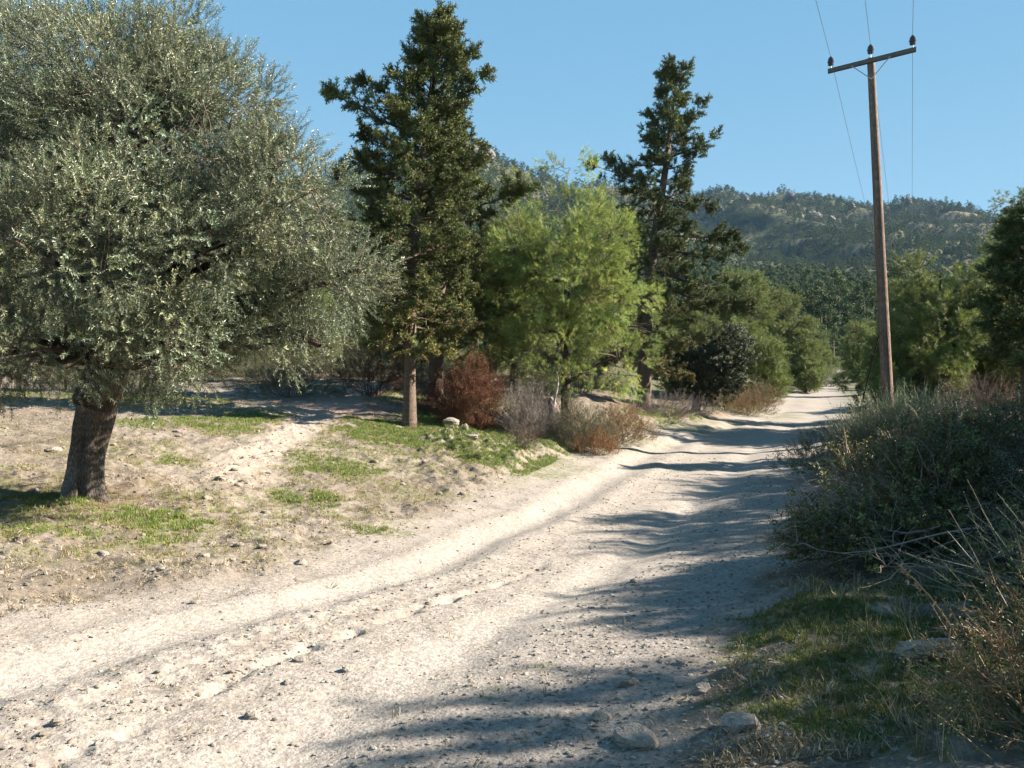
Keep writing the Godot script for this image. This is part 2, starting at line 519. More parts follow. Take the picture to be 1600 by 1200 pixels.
func build_land() -> void:
	var xs := PackedFloat32Array()
	var x := -7.5
	var step := 0.045
	var left := PackedFloat32Array()
	while x > -420.0:
		step *= 1.045
		x -= step
		left.append(x)
	left.reverse()
	xs.append_array(left)
	x = -7.5
	while x < 5.5:
		xs.append(x)
		x += 0.036
	step = 0.045
	while x < 420.0:
		xs.append(x)
		step *= 1.045
		x += step
	var zs := PackedFloat32Array()
	var d := 1.8
	while d < 112.0:
		zs.append(-d)
		d += maxf(0.019, 0.0056 * d) if d < 22.0 else 0.014 * d
	zs.reverse()
	for z in [-1.5, -1.0, -0.5, 0.0, 0.6, 1.3, 2.2, 3.4, 5.0, 7.0, 10.0, 14.0, 20.0, 28.0, 40.0, 60.0]:
		zs.append(z)
	var soil := surface("soil", 0.95, 0.3)
	textured(soil, noise_picture(1024, 0.035, 6, 5, 0.72, 1.0, 1.4, 8000), noise_picture(1024, 0.07, 5, 8, 0.0, 1.0, 1.5), 0.45, Vector3(0.42, 0.42, 0.42))
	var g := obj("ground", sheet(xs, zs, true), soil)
	tag(g, "pale dirt road and stony field with grass patches", "", "", "structure")
	xs = PackedFloat32Array()
	x = -1000.0
	while x < 1500.0:
		xs.append(x)
		x += 14.0
	zs = PackedFloat32Array()
	d = 109.0
	while d < 1700.0:
		zs.append(-d)
		d += maxf(3.0, 0.014 * d)
	zs.reverse()
	var earth := surface("hill_earth", 0.95, 0.2)
	var hl := obj("hills", sheet(xs, zs, false), earth)
	tag(hl, "wooded mountain slopes rising behind the trees", "", "", "structure")


# ------------------------------------------------------------------ twigs and leaves, grown along +y
func olive_sprig(length: float, pairs: int) -> ArrayMesh:
	var b := Builder.new()
	var pts := []
	var rad := []
	var bend := Vector3(rf(-0.3, 0.3), 0, rf(-0.3, 0.3))
	for i in 5:
		var t := i / 4.0
		pts.append(Vector3.UP * length * t + bend * length * t * t)
		rad.append(0.0035 * (1.0 - 0.7 * t))
	b.tube(pts, rad, 3, Color(0.10, 0.08, 0.06))
	for i in pairs:
		var t := 0.08 + 0.92 * i / pairs
		var p := Vector3.UP * length * t + bend * length * t * t
		var turn := i * PI / 2 + rf(-0.4, 0.4)
		for s in 2:
			var out := Vector3(cos(turn + s * PI), 0, sin(turn + s * PI))
			var d := (out * rf(0.6, 1.0) + Vector3.UP * rf(0.4, 1.0)).normalized()
			var up := (dirv() * 0.7 + Vector3.UP - out * 0.6).normalized()
			var pale := rng.randf() < 0.30
			var col := shade(Color(0.31, 0.345, 0.26) if pale else Color(0.118, 0.152, 0.072), 0.3)
			b.leaf(p, d, up, rf(0.036, 0.056), rf(0.009, 0.012), col)
	return b.mesh()


func broad_sprig(length: float, count: int, leaf_l: float, leaf_w: float, cols: Array) -> ArrayMesh:
	var b := Builder.new()
	b.tube([Vector3.ZERO, Vector3(rf(-0.02, 0.02), length * 0.5, rf(-0.02, 0.02)), Vector3(rf(-0.05, 0.05), length, rf(-0.05, 0.05))], [0.003, 0.0022, 0.001], 3, Color(0.13, 0.10, 0.08))
	for i in count:
		var t := rf(0.15, 1.0)
		var a := i * 2.4
		var out := Vector3(cos(a), 0, sin(a))
		var d := (out + Vector3.UP * rf(0.0, 1.0)).normalized()
		b.leaf(Vector3.UP * length * t + out * 0.006, d, (Vector3.UP + dirv() * 0.6).normalized(), leaf_l * rf(0.7, 1.2), leaf_w * rf(0.8, 1.2), shade(cols[rng.randi() % cols.size()], 0.3))
	return b.mesh()


func cypress_sprig(length: float) -> ArrayMesh:
	var b := Builder.new()
	b.tube([Vector3.ZERO, Vector3.UP * length * 0.6, Vector3.UP * length], [0.008, 0.006, 0.003], 3, Color(0.09, 0.07, 0.045))
	for i in 30:
		var t := rf(0.05, 1.0)
		var a := i * 2.4 + rf(-0.3, 0.3)
		var out := Vector3(cos(a), 0, sin(a))
		var d := (out * rf(0.5, 1.1) + Vector3.UP * rf(0.3, 1.0)).normalized()
		var ln := rf(0.07, 0.16) * (1.15 - 0.6 * t)
		var p := Vector3.UP * length * t
		var col := shade(Color(0.098, 0.128, 0.052) if rng.randf() < 0.76 else Color(0.175, 0.155, 0.065), 0.3)
		var side := d.cross(dirv()).normalized()
		b.blade(p, p + d * ln, side * 0.013, col)
		b.blade(p, p + d * ln, d.cross(side) * 0.013, col)
		for k in 4:
			var q := p + d * ln * rf(0.3, 1.0)
			var e := (d + dirv() * 0.9).normalized()
			var sd := e.cross(dirv()).normalized() * 0.010
			b.blade(q, q + e * rf(0.035, 0.065), sd, col * rf(0.85, 1.2))
	return b.mesh()


func pine_sprig(length: float, tufts: int, needles: int, ln: float, wide: float, cols: Array) -> ArrayMesh:
	var b := Builder.new()
	b.tube([Vector3.ZERO, Vector3.UP * length * 0.5, Vector3.UP * length], [0.007, 0.005, 0.003], 3, Color(0.15, 0.12, 0.085))
	for k in tufts:
		var t := 0.3 + 0.7 * k / maxf(tufts - 1, 1)
		var p := Vector3.UP * length * t
		var out := (Vector3.UP * rf(0.5, 1.1) + dirv() * (0.9 if k < tufts - 1 else 0.2)).normalized()
		var col: Color = cols[rng.randi() % cols.size()]
		for i in needles:
			var u := rf(0.0, 0.10)
			var d := (out * rf(0.5, 1.1) + dirv() * 0.75).normalized()
			b.blade(p + out * u, p + out * u + d * ln * rf(0.7, 1.15), d.cross(dirv()).normalized() * wide, shade(col, 0.22))
	return b.mesh()


func grass_tuft(blades: int, high: float, cols: Array) -> ArrayMesh:
	var b := Builder.new()
	for i in blades:
		var a := rf(0, TAU)
		var p := Vector3(cos(a), 0, sin(a)) * rf(0, 0.035)
		var lean := Vector3(cos(a + rf(-1, 1)), 0, sin(a + rf(-1, 1))) * rf(0.1, 0.8)
		var h := high * rf(0.5, 1.2)
		var mid := p + Vector3.UP * h * 0.6 + lean * h * 0.3
		var tip := p + Vector3.UP * h * rf(0.75, 1.0) + lean * h
		var side := Vector3(-sin(a), 0, cos(a)).rotated(Vector3.UP, rf(-1, 1)) * rf(0.0016, 0.003)
		var col := shade(cols[rng.randi() % cols.size()], 0.3)
		b.tri(p - side, p + side, mid + side * 0.8, col)
		b.tri(p - side, mid + side * 0.8, mid - side * 0.8, col)
		b.tri(mid - side * 0.8, mid + side * 0.8, tip, col)
	return b.mesh()


func brush_sprig(length: float, twigs: int, leaves: int, bark: Array, cols: Array, leaf_l := 0.014) -> ArrayMesh:
	var b := Builder.new()
	var bend := Vector3(rf(-0.25, 0.25), 0, rf(-0.25, 0.25)) * length
	b.tube([Vector3.ZERO, Vector3.UP * length * 0.5 + bend * 0.3, Vector3.UP * length + bend], [0.0045, 0.003, 0.0012], 3, bark[0])
	for i in twigs:
		var t := rf(0.15, 0.95)
		var p := Vector3.UP * length * t + bend * t * t
		var a := i * 2.4
		var d := (Vector3(cos(a), 0, sin(a)) * rf(0.5, 1.2) + Vector3.UP * rf(0.2, 1.0)).normalized()
		var ln := length * rf(0.18, 0.45) * (1.2 - 0.6 * t)
		var side := d.cross(dirv()).normalized()
		var col := shade(bark[rng.randi() % bark.size()], 0.25)
		b.blade(p, p + d * ln, side * 0.0024, col)
		b.blade(p, p + d * ln, d.cross(side) * 0.0024, col)
		for k in 3:
			var q := p + d * ln * rf(0.3, 0.8)
			var e := (d + dirv() * 0.9).normalized()
			b.blade(q, q + e * ln * rf(0.3, 0.55), e.cross(dirv()).normalized() * 0.0016, col)
	for i in leaves:
		var p := Vector3.UP * length * rf(0.2, 1.0) + dirv() * length * 0.17
		var d := (dirv() + Vector3.UP * 0.6).normalized()
		b.leaf(p, d, dirv(), leaf_l * rf(0.7, 1.4), leaf_l * 0.42, shade(cols[rng.randi() % cols.size()], 0.3))
	return b.mesh()


func wand(length: float, leaves: int, cols: Array, leaf_l: float, spread: float) -> ArrayMesh:
	var b := Builder.new()
	var bend := Vector3(rf(-0.18, 0.18), 0, rf(-0.18, 0.18)) * length
	var pts := []
	for i in 6:
		var t := i / 5.0
		pts.append(Vector3.UP * length * t + bend * t * t)
	b.tube(pts, [0.004, 0.0036, 0.003, 0.0025, 0.0018, 0.001], 3, Color(0.14, 0.13, 0.085))
	for i in leaves:
		var t := rf(0.1, 1.0)
		var a := i * 2.4
		var out := Vector3(cos(a), 0, sin(a))
		var d := (out * spread + Vector3.UP).normalized()
		b.leaf(Vector3.UP * length * t + bend * t * t, d, (Vector3.UP - out * 0.5 + dirv() * 0.3).normalized(), leaf_l * rf(0.6, 1.3), leaf_l * 0.3, shade(cols[rng.randi() % cols.size()], 0.28))
	return b.mesh()


func rock_mesh(cuts: int, flat: float, col: Color, rings := 7, round := 10) -> ArrayMesh:
	var b := Builder.new()
	var planes := []
	for i in cuts:
		planes.append([dirv(), rf(0.62, 0.95)])
	planes.append([(Vector3.UP + dirv() * 0.45).normalized(), rf(0.55, 0.8)])
	var grid := []
	for j in rings + 1:
		var th := PI * j / rings
		var row := []
		for k in round:
			var ph := TAU * k / round + (0.3 if j % 2 else 0.0)
			var d := Vector3(sin(th) * cos(ph), cos(th), sin(th) * sin(ph))
			var r := 1.0
			for p in planes:
				var q: float = d.dot(p[0])
				if q > 0.05:
					r = minf(r, p[1] / q)
			r *= 1.0 + 0.05 * noise_c.get_noise_3dv(d * 0.7 + Vector3(cuts, flat * 9.0, 0))
			row.append(d * r * Vector3(1.0, flat, 0.8))
		grid.append(row)
	for j in rings:
		for k in round:
			var k2 := (k + 1) % round
			var cc := shade(col, 0.07)
			b.tri(grid[j][k], grid[j][k2], grid[j + 1][k2], cc)
			b.tri(grid[j][k], grid[j + 1][k2], grid[j + 1][k], cc)
	return b.mesh()


# ------------------------------------------------------------------ crowns
# Lobes are [centre, radii]; clumps of sprigs fill them, densest towards the outside, each clump on a twig of its own.
func crown(lobes: Array, density: float, per_clump: int, clump_r: float, droop: float, twig_from: Array, bark: Builder, bark_col: Color, tint_spread := 0.25, hollow := 0.45, sprig_scale := 1.0, gap := -0.2) -> Array:
	var where := []
	var tint := []
	for lobe in lobes:
		var c: Vector3 = lobe[0]
		var r: Vector3 = lobe[1]
		var vol := 4.19 * r.x * r.y * r.z
		var n := int(maxf(4.0, vol * density * (lobe[2] if lobe.size() > 2 else 1.0)))
		for i in n:
			var q := dirv() * (hollow + (1.0 - hollow) * sqrt(rng.randf()))
			var p := c + q * r
			if noise_a.get_noise_3dv(p * 0.9) * 0.5 + noise_b.get_noise_3dv(p * 0.55) * 0.6 < gap or p.y < 0.05:
				continue
			var out := (q * Vector3(1, 0.8, 1)).normalized()
			var k := rf(1.0 - tint_spread, 1.0 + tint_spread)
			var warm := rf(0.92, 1.1)
			if bark and twig_from.size() and i % (2 if density < 60.0 else 5) == 0:
				var best: Vector3 = twig_from[0]
				for t in twig_from:
					if p.distance_squared_to(t) < p.distance_squared_to(best):
						best = t
				var mid := best.lerp(p, 0.5) + dirv() * 0.1 * best.distance_to(p)
				var thick := 0.004 + 0.006 * minf(best.distance_to(p), 2.5)
				bark.tube([best, mid, p], [thick, thick * 0.7, thick * 0.3], 4, bark_col)
			for j in per_clump:
				var off := ball() * clump_r
				var d := (out * 0.8 + off.normalized() * 0.7 + Vector3.UP * 0.35 + dirv() * 0.35).normalized()
				var low := clampf(-q.y + 0.2, 0.0, 1.0) * droop
				d = (d + Vector3.DOWN * low * 1.6).normalized()
				where.append(Transform3D(aim(d, rf(0, TAU), sprig_scale * rf(0.75, 1.2)), p + off))
				var kk := k * rf(0.85, 1.15)
				tint.append(Color(kk * warm, kk, kk * (2.0 - warm)))
	return [where, tint]


func limb_pts(from: Vector3, to: Vector3, n: int, wob: float, lift: float) -> Array:
	var pts := []
	var len_ := from.distance_to(to)
	var a := dirv() * wob * len_
	for i in n + 1:
		var t := float(i) / n
		pts.append(from.lerp(to, t) + Vector3.UP * lift * len_ * sin(t * PI) + a * sin(t * PI * 2.0) * 0.5)
	return pts


func taper(n: int, r0: float, r1: float) -> Array:
	var out := []
	for i in n + 1:
		out.append(lerpf(r0, r1, float(i) / n))
	return out


# A tree whose crown is given by lobes in its own axes.
func lobed_tree(o: Node3D, trunk: Array, trunk_r: Array, lobes: Array, sprigs: Array, leaf_m: Material, bark_m: Material, bark_col: Color, density: float, per_clump: int, clump_r: float, droop: float, sides := 10, hollow := 0.45, tint_spread := 0.25, sprig_scale := 1.0, gap := -0.2) -> void:
	if trunk.size():
		var tb := Builder.new()
		tb.tube(trunk, trunk_r, sides, bark_col, noise_b, 0.35)
		obj("trunk", tb.mesh(), bark_m, o)
	var twigs := Builder.new()
	for lobe in lobes:
		var c: Vector3 = lobe[0]
		var start: Vector3 = trunk[-1] if trunk.size() else Vector3.ZERO
		var r0: float = trunk_r[-1] * 0.5 if trunk.size() else 0.05
		for i in range(1, trunk.size()):
			if trunk[i].y > c.y - c.distance_to(trunk[i]) * 0.45:
				start = trunk[i]
				r0 = trunk_r[i] * 0.45
				break
		var lb := Builder.new()
		var pts := limb_pts(start, c, 6, 0.12, 0.06)
		lb.tube(pts, taper(6, r0, r0 * 0.3), 7, bark_col, noise_b, 0.25)
		obj("limb", lb.mesh(), bark_m, o)
		var from := pts.slice(2)
		for k in 5:
			var q: Vector3 = c + dirv() * lobe[1] * 0.6
			var sub := limb_pts(pts[rng.randi_range(3, 6)], q, 4, 0.2, 0.05)
			twigs.tube(sub, taper(4, r0 * 0.3, 0.008), 5, bark_col)
			from.append_array(sub.slice(2))
		var made := crown([lobe], density, per_clump, clump_r, droop, from, twigs, bark_col, tint_spread, hollow, sprig_scale, gap)
		if not o.has_meta("w"):
			o.set_meta("w", [])
			o.set_meta("t", [])
		o.get_meta("w").append_array(made[0])
		o.get_meta("t").append_array(made[1])
	var tw := obj("twigs", twigs.mesh(), mats["twig"], o)
	tw.set_meta("kind", "stuff")
	split_copies("crown", sprigs, leaf_m, o.get_meta("w"), o.get_meta("t"), o)
	o.remove_meta("w")
	o.remove_meta("t")


# A spiring conifer: branches along the trunk, as long as the profile says, clothed with sprigs.
func conifer(o: Node3D, trunk: Array, trunk_r: Array, h0: float, profile: Array, branches: int, extra: Array, sprigs: Array, leaf_m: Material, bark_m: Material, density: float, tint: Color) -> void:
	var tb := Builder.new()
	var bark := Color(0.30, 0.225, 0.18)
	tb.tube(trunk, trunk_r, 12, bark, noise_b, 0.3)
	obj("trunk", tb.mesh(), bark_m, o)
	var high: float = trunk[-1].y
	var wood := Builder.new()
	var where := []
	var cols := []
	var list := []
	for i in branches:
		var f := lerpf(h0, 0.985, (i + rf(0, 0.8)) / branches)
		var a := i * 2.399 + rf(-0.35, 0.35)
		list.append([f, a, table(profile, f) * rf(0.62, 1.08), lerpf(-0.22, 0.95, f ** 1.5) + rf(-0.15, 0.15)])
	list.append_array(extra)
	for e in list:
		var y: float = e[0] * high
		var p := Vector3.ZERO
		for i in range(1, trunk.size()):
			if trunk[i].y >= y:
				p = trunk[i - 1].lerp(trunk[i], (y - trunk[i - 1].y) / (trunk[i].y - trunk[i - 1].y))
				break
		var ln: float = e[2]
		var out := Vector3(cos(e[1]), 0, sin(e[1]))
		var d := (out + Vector3.UP * tan(e[3])).normalized()
		var pts := [p]
		var rad := [0.012 + 0.016 * ln]
		var seg := 7
		for i in seg:
			d = (d + Vector3.UP * (0.09 if i > 2 else -0.03) + dirv() * 0.11).normalized()
			p += d * ln / seg
			pts.append(p)
			rad.append((0.012 + 0.016 * ln) * (1.0 - 0.85 * (i + 1) / seg))
		wood.tube(pts, rad, 5, bark)
		var k0 := rf(0.75, 1.25)
		var count := int(density * ln * (1.0 + 0.5 * ln)) + 5
		var sprays := int(5.0 + 7.0 * ln)
		for s in sprays:
			var t := 1.0 - 0.82 * rng.randf() ** 1.25
			if s == 0:
				t = 1.0
			var ft := t * seg
			var i := mini(int(ft), seg - 1)
			var q: Vector3 = pts[i].lerp(pts[i + 1], ft - i)
			var bd: Vector3 = (pts[i + 1] - pts[i]).normalized()
			var sd := (bd * 0.75 + dirv() * Vector3(1, 0.5, 1) + Vector3.UP * 0.15).normalized()
			var reach := ln * (1.0 - t) * 0.38 + rf(0.10, 0.26)
			wood.tube([q, q + sd * reach], [0.012, 0.004], 3, bark)
			var ks := k0 * rf(0.75, 1.3)
			for j in maxi(3, count / sprays):
				var u := rng.randf() ** 0.8
				var dd := (sd + dirv() * 0.7 + Vector3.UP * rf(-0.3, 0.4)).normalized()
				where.append(Transform3D(aim(dd, rf(0, TAU), rf(0.6, 1.05) * (1.15 - 0.35 * u)), q + sd * reach * u + dirv() * 0.03))
				var k := ks * rf(0.85, 1.15)
				var brown := smoothstep(0.42, 0.1, e[0]) * rf(0.0, 0.9)
				cols.append(Color(tint.r * k * (1.0 + 0.7 * brown), tint.g * k * (1.0 + 0.1 * brown), tint.b * k))
	obj("branches", wood.mesh(), bark_m, o).set_meta("kind", "stuff")
	split_copies("crown", sprigs, leaf_m, where, cols, o)


func copy_tree(src: Node3D, at: Vector3, turn: float, s: float, label: String, group := "") -> Node3D:
	var o: Node3D = src.duplicate()
	o.name = numbered(String(src.name).rstrip("0123456789_"))
	add_child(o, true)
	o.position = at
	o.rotation.y = turn
	o.scale = Vector3.ONE * s
	if o.has_meta("group"):
		o.remove_meta("group")
	tag(o, label, "", group)
	return o


# A bush: stems fan out from the base to a dome of sprigs.
func bush(called: String, label: String, at: Vector2, r: Vector3, sprigs: Array, m: Material, n: int, tint: Color, stem_col: Color, upright := 0.5, hollow := 0.35, lift := 0.0, group := "", lean := Vector3.ZERO, stem_n := 0) -> Node3D:
	var o := thing(called, label, "bush", Vector3(at.x, ground(at.x, at.y) + lift, at.y), group)
	var wood := Builder.new()
	var where := []
	var cols := []
	var stems := stem_n if stem_n else 16 + int(r.x * 14)
	for i in stems:
		var q := dirv()
		q.y = absf(q.y) * 0.9 + 0.1
		var p := q * r * rf(0.6, 0.98) + lean * q.y
		wood.tube(limb_pts(Vector3(rf(-0.1, 0.1), -0.05, rf(-0.1, 0.1)) * r.x, p, 5, 0.25, -0.06), taper(5, rf(0.006, 0.014) * (0.6 + 0.4 * r.y), 0.002), 4, shade(stem_col, 0.3))
	for i in n:
		var q := dirv()
		q.y = absf(q.y)
		var rr := hollow + (1.0 - hollow) * rng.randf() ** 0.6
		var lumps := 1.0 + 0.38 * noise_b.get_noise_3dv(q * r * 0.9 + Vector3(at.x, 0, at.y)) + 0.15 * noise_c.get_noise_3dv(q * r * 0.7 + Vector3(at.x, 3, at.y))
		var p := q * r * rr * lumps + lean * q.y * rr
		var d := (q * (1.0 - upright) + Vector3.UP * upright + dirv() * 0.5).normalized()
		where.append(Transform3D(aim(d, rf(0, TAU), rf(0.7, 1.25)), p))
		var k := rf(0.7, 1.3)
		cols.append(Color(tint.r * k * rf(0.93, 1.07), tint.g * k, tint.b * k))
	obj("stems", wood.mesh(), mats["twig"], o).set_meta("kind", "stuff")
	split_copies("leaves", sprigs, m, where, cols, o)
	return o


# ==================================================================
func _ready() -> void:
	rng.seed = 20240
	# ---------------------------------------------------------------- camera, sky, sun, exposure
	var cam := Camera3D.new()
	cam.name = "camera"
	add_child(cam)
	cam.position = Vector3(0, 1.6, 0)
	cam.rotation.x = atan(40.0 / 1208.0)
	cam.fov = rad_to_deg(2.0 * atan(600.0 / 1208.0))
	cam.near = 0.05
	cam.far = 4000.0
	cam.current = true
	var env := Environment.new()
	env.background_mode = Environment.BG_SKY
	var sky_m := ProceduralSkyMaterial.new()
	sky_m.sky_top_color = Color(0.216, 0.345, 0.440)
	sky_m.sky_horizon_color = Color(0.388, 0.482, 0.525)
	sky_m.sky_curve = 0.2
	sky_m.ground_bottom_color = Color(0.35, 0.31, 0.26)
	sky_m.ground_horizon_color = Color(0.5, 0.55, 0.58)
	sky_m.sun_angle_max = 12.0
	env.sky = Sky.new()
	env.sky.sky_material = sky_m
	env.tonemap_mode = Environment.TONE_MAPPER_LINEAR
	env.tonemap_exposure = 4.3
	env.sdfgi_enabled = true
	env.ssao_enabled = true
	env.ssil_enabled = true
	env.fog_enabled = true
	env.fog_density = 0.00006
	env.fog_light_color = Color(0.58, 0.76, 0.95)
	var world := WorldEnvironment.new()
	world.name = "world"
	world.environment = env
	add_child(world)
	var sun := DirectionalLight3D.new()
	sun.name = "sun"
	add_child(sun)
	sun.light_energy = 1.6
	sun.light_color = Color(1.0, 0.945, 0.875)
	sun.light_angular_distance = 0.5
	sun.shadow_enabled = true
	sun.look_at_from_position(Vector3(1.0, tan(deg_to_rad(33.0)), -0.08) * 10.0, Vector3.ZERO)

	noise_a.seed = 3; noise_a.frequency = 0.55; noise_a.fractal_octaves = 3
	noise_b.seed = 14; noise_b.frequency = 1.9; noise_b.fractal_octaves = 3
	noise_c.seed = 25; noise_c.frequency = 6.5; noise_c.fractal_octaves = 2
	noise_e.seed = 47; noise_e.noise_type = FastNoiseLite.TYPE_CELLULAR; noise_e.frequency = 5.5; noise_e.fractal_octaves = 2
	noise_d.seed = 36; noise_d.frequency = 0.0065; noise_d.fractal_octaves = 4

	# ---------------------------------------------------------------- materials
	var bark_tex := noise_picture(512, 0.03, 5, 21, 0.45, 1.0, 1.7)
	var bark := surface("bark", 0.9, 0.3)
	textured(bark, bark_tex, bark_tex, 2.5, Vector3(4.0, 0.9, 4.0))
	surface("twig", 0.85, 0.3)
	surface("olive_leaf", 0.42, 0.5, 0.22)
	surface("leaf", 0.5, 0.38, 0.2)
	surface("dull_leaf", 0.62, 0.35, 0.15)
	surface("needle", 0.55, 0.4, 0.4)
	surface("scale_leaf", 0.65, 0.35, 0.12)
	surface("grass_blade", 0.55, 0.4, 0.45)
	surface("dry", 0.85, 0.25, 0.15)
	var stone := surface("stone", 0.9, 0.3)
	textured(stone, noise_picture(256, 0.03, 4, 31, 0.72, 1.0, 1.4), bark_tex, 0.8, Vector3(3, 3, 3))

	# ---------------------------------------------------------------- land
	solve_land()
	build_land()

	# ---------------------------------------------------------------- shared twigs
	var olive_s := [olive_sprig(0.27, 17), olive_sprig(0.30, 18), olive_sprig(0.22, 14)]
	var cyp_s := [cypress_sprig(0.34), cypress_sprig(0.40), cypress_sprig(0.28)]
	var bright := [Color(0.27, 0.345, 0.09), Color(0.20, 0.285, 0.085), Color(0.33, 0.385, 0.115)]
	var deep := [Color(0.155, 0.205, 0.06), Color(0.20, 0.235, 0.07), Color(0.12, 0.175, 0.055)]
	var pine_bright := [pine_sprig(0.34, 6, 26, 0.10, 0.0026, bright), pine_sprig(0.28, 5, 26, 0.10, 0.0026, bright)]
	var pine_deep := [pine_sprig(0.42, 6, 24, 0.12, 0.0045, deep), pine_sprig(0.36, 5, 26, 0.12, 0.0045, deep)]
	var carob_s := [broad_sprig(0.26, 26, 0.06, 0.035, [Color(0.035, 0.055, 0.03), Color(0.05, 0.065, 0.035), Color(0.065, 0.085, 0.05)])]
	var lentisk := [Color(0.085, 0.125, 0.038), Color(0.115, 0.145, 0.045), Color(0.065, 0.095, 0.035), Color(0.16, 0.175, 0.06), Color(0.075, 0.11, 0.034), Color(0.18, 0.145, 0.08)]
	var lent_s := [broad_sprig(0.19, 24, 0.032, 0.017, lentisk), broad_sprig(0.16, 22, 0.030, 0.016, lentisk), broad_sprig(0.14, 18, 0.028, 0.016, lentisk), broad_sprig(0.18, 20, 0.030, 0.015, lentisk), brush_sprig(0.26, 6, 14, [Color(0.20, 0.17, 0.14), Color(0.15, 0.115, 0.09)], lentisk, 0.022)]
	var russet := [Color(0.165, 0.088, 0.055), Color(0.125, 0.07, 0.045), Color(0.19, 0.12, 0.07)]
	var red_s := [brush_sprig(0.36, 12, 46, [Color(0.13, 0.075, 0.05), Color(0.17, 0.09, 0.06)], russet, 0.026), brush_sprig(0.30, 11, 40, [Color(0.12, 0.07, 0.05)], russet, 0.026)]
	var grey_s := [brush_sprig(0.36, 14, 4, [Color(0.26, 0.23, 0.21), Color(0.20, 0.17, 0.155)], [Color(0.2, 0.19, 0.14)]), brush_sprig(0.30, 12, 4, [Color(0.23, 0.20, 0.18)], [Color(0.2, 0.19, 0.14)])]
	var straw_s := [brush_sprig(0.30, 12, 20, [Color(0.26, 0.19, 0.12), Color(0.21, 0.13, 0.075)], [Color(0.24, 0.15, 0.08), Color(0.17, 0.15, 0.06)], 0.02), brush_sprig(0.26, 11, 22, [Color(0.22, 0.15, 0.09)], [Color(0.20, 0.11, 0.06), Color(0.15, 0.14, 0.06)], 0.02)]
	var scrub_s := [brush_sprig(0.30, 9, 40, [Color(0.16, 0.13, 0.10)], [Color(0.085, 0.10, 0.04), Color(0.11, 0.11, 0.05)], 0.022)]
	var sage := [Color(0.175, 0.225, 0.135), Color(0.22, 0.27, 0.17), Color(0.14, 0.185, 0.10)]
	var sage_s := [wand(0.62, 70, sage, 0.022, 0.6), wand(0.50, 60, sage, 0.022, 0.6), brush_sprig(0.34, 10, 34, [Color(0.17, 0.15, 0.11)], sage, 0.018)]

	# ---------------------------------------------------------------- the olive tree
	var base := Vector3(-5.5, ground(-5.5, -10.0) - 0.03, -10.0)
	var ol := thing("olive_tree", "large old olive tree with cleft grey trunk and silvery crown, beside the road", "tree", base)
	olive_trunk(ol, bark)
	var lobes := []
	for l in [[230, 250, 10.2, 205, 190], [430, 315, 9.6, 118, 120], [520, 440, 9.6, 92, 88], [405, 490, 9.9, 115, 85], [85, 410, 8.4, 165, 140], [235, 530, 8.9, 125, 92], [40, 525, 8.6, 110, 75], [140, 560, 8.9, 85, 40], [60, 560, 8.1, 105, 42], [285, 575, 8.8, 62, 46], [-40, 560, 8.6, 90, 60], [400, 545, 9.9, 90, 40], [120, 110, 11.0, 120, 95], [270, 70, 11.0, 70, 55], [330, 150, 10.9, 92, 75], [215, 95, 11.2, 90, 70], [-90, 300, 10.0, 190, 180], [310, 400, 9.2, 140, 125], [410, 190, 10.6, 45, 70], [560, 420, 9.9, 42, 48], [330, 560, 8.9, 40, 50], [500, 540, 9.7, 55, 55], [440, 250, 10.0, 52, 60], [250, 300, 12.0, 180, 190], [455, 365, 9.4, 90, 70], [175, 330, 8.9, 130, 100]]:
		var px := pix(l[0], l[1], l[2]) - base
		lobes.append([px, Vector3(l[3], l[4], l[3]) * l[2] / 1208.0])
	lobed_tree(ol, [Vector3(0.1, 1.2, 0), Vector3(0.28, 1.75, 0.02), Vector3(0.45, 2.3, 0)], [0.26, 0.22, 0.17], lobes, olive_s, mats["olive_leaf"], bark, Color(0.13, 0.105, 0.085), 27.0, 15, 0.20, 0.8, 12, 0.4, 0.32, 0.86, -0.15)

	var back := Vector3(-10.6, ground(-10.6, -15.5), -15.5)
	var ol2 := thing("olive_tree", "smaller olive tree half hidden behind the left side of the large olive", "tree", back)
	lobes = []
	for l in [[20, 130, 15.5, 120, 110], [-100, 200, 15.5, 150, 160], [110, 90, 16.0, 70, 60], [40, 300, 15.0, 150, 110], [150, 200, 16.5, 70, 80], [-60, 420, 15.0, 150, 110]]:
		lobes.append([pix(l[0], l[1], l[2]) - back, Vector3(l[3], l[4], l[3]) * l[2] / 1208.0])
	lobed_tree(ol2, [Vector3(0, -0.1, 0), Vector3(0.1, 1.0, 0), Vector3(0.2, 2.2, 0.1)], [0.3, 0.22, 0.2], lobes, olive_s, mats["olive_leaf"], bark, Color(0.13, 0.105, 0.085), 10.0, 11, 0.28, 0.6, 12, 0.5, 0.2, 1.25)

	# ---------------------------------------------------------------- conifers
	base = Vector3(-2.52, ground(-2.52, -19.0) - 0.05, -19.0)
	var fir := thing("conifer_tree", "tallest dark conifer with a bare reddish lower trunk, right of the olive", "tree", base)
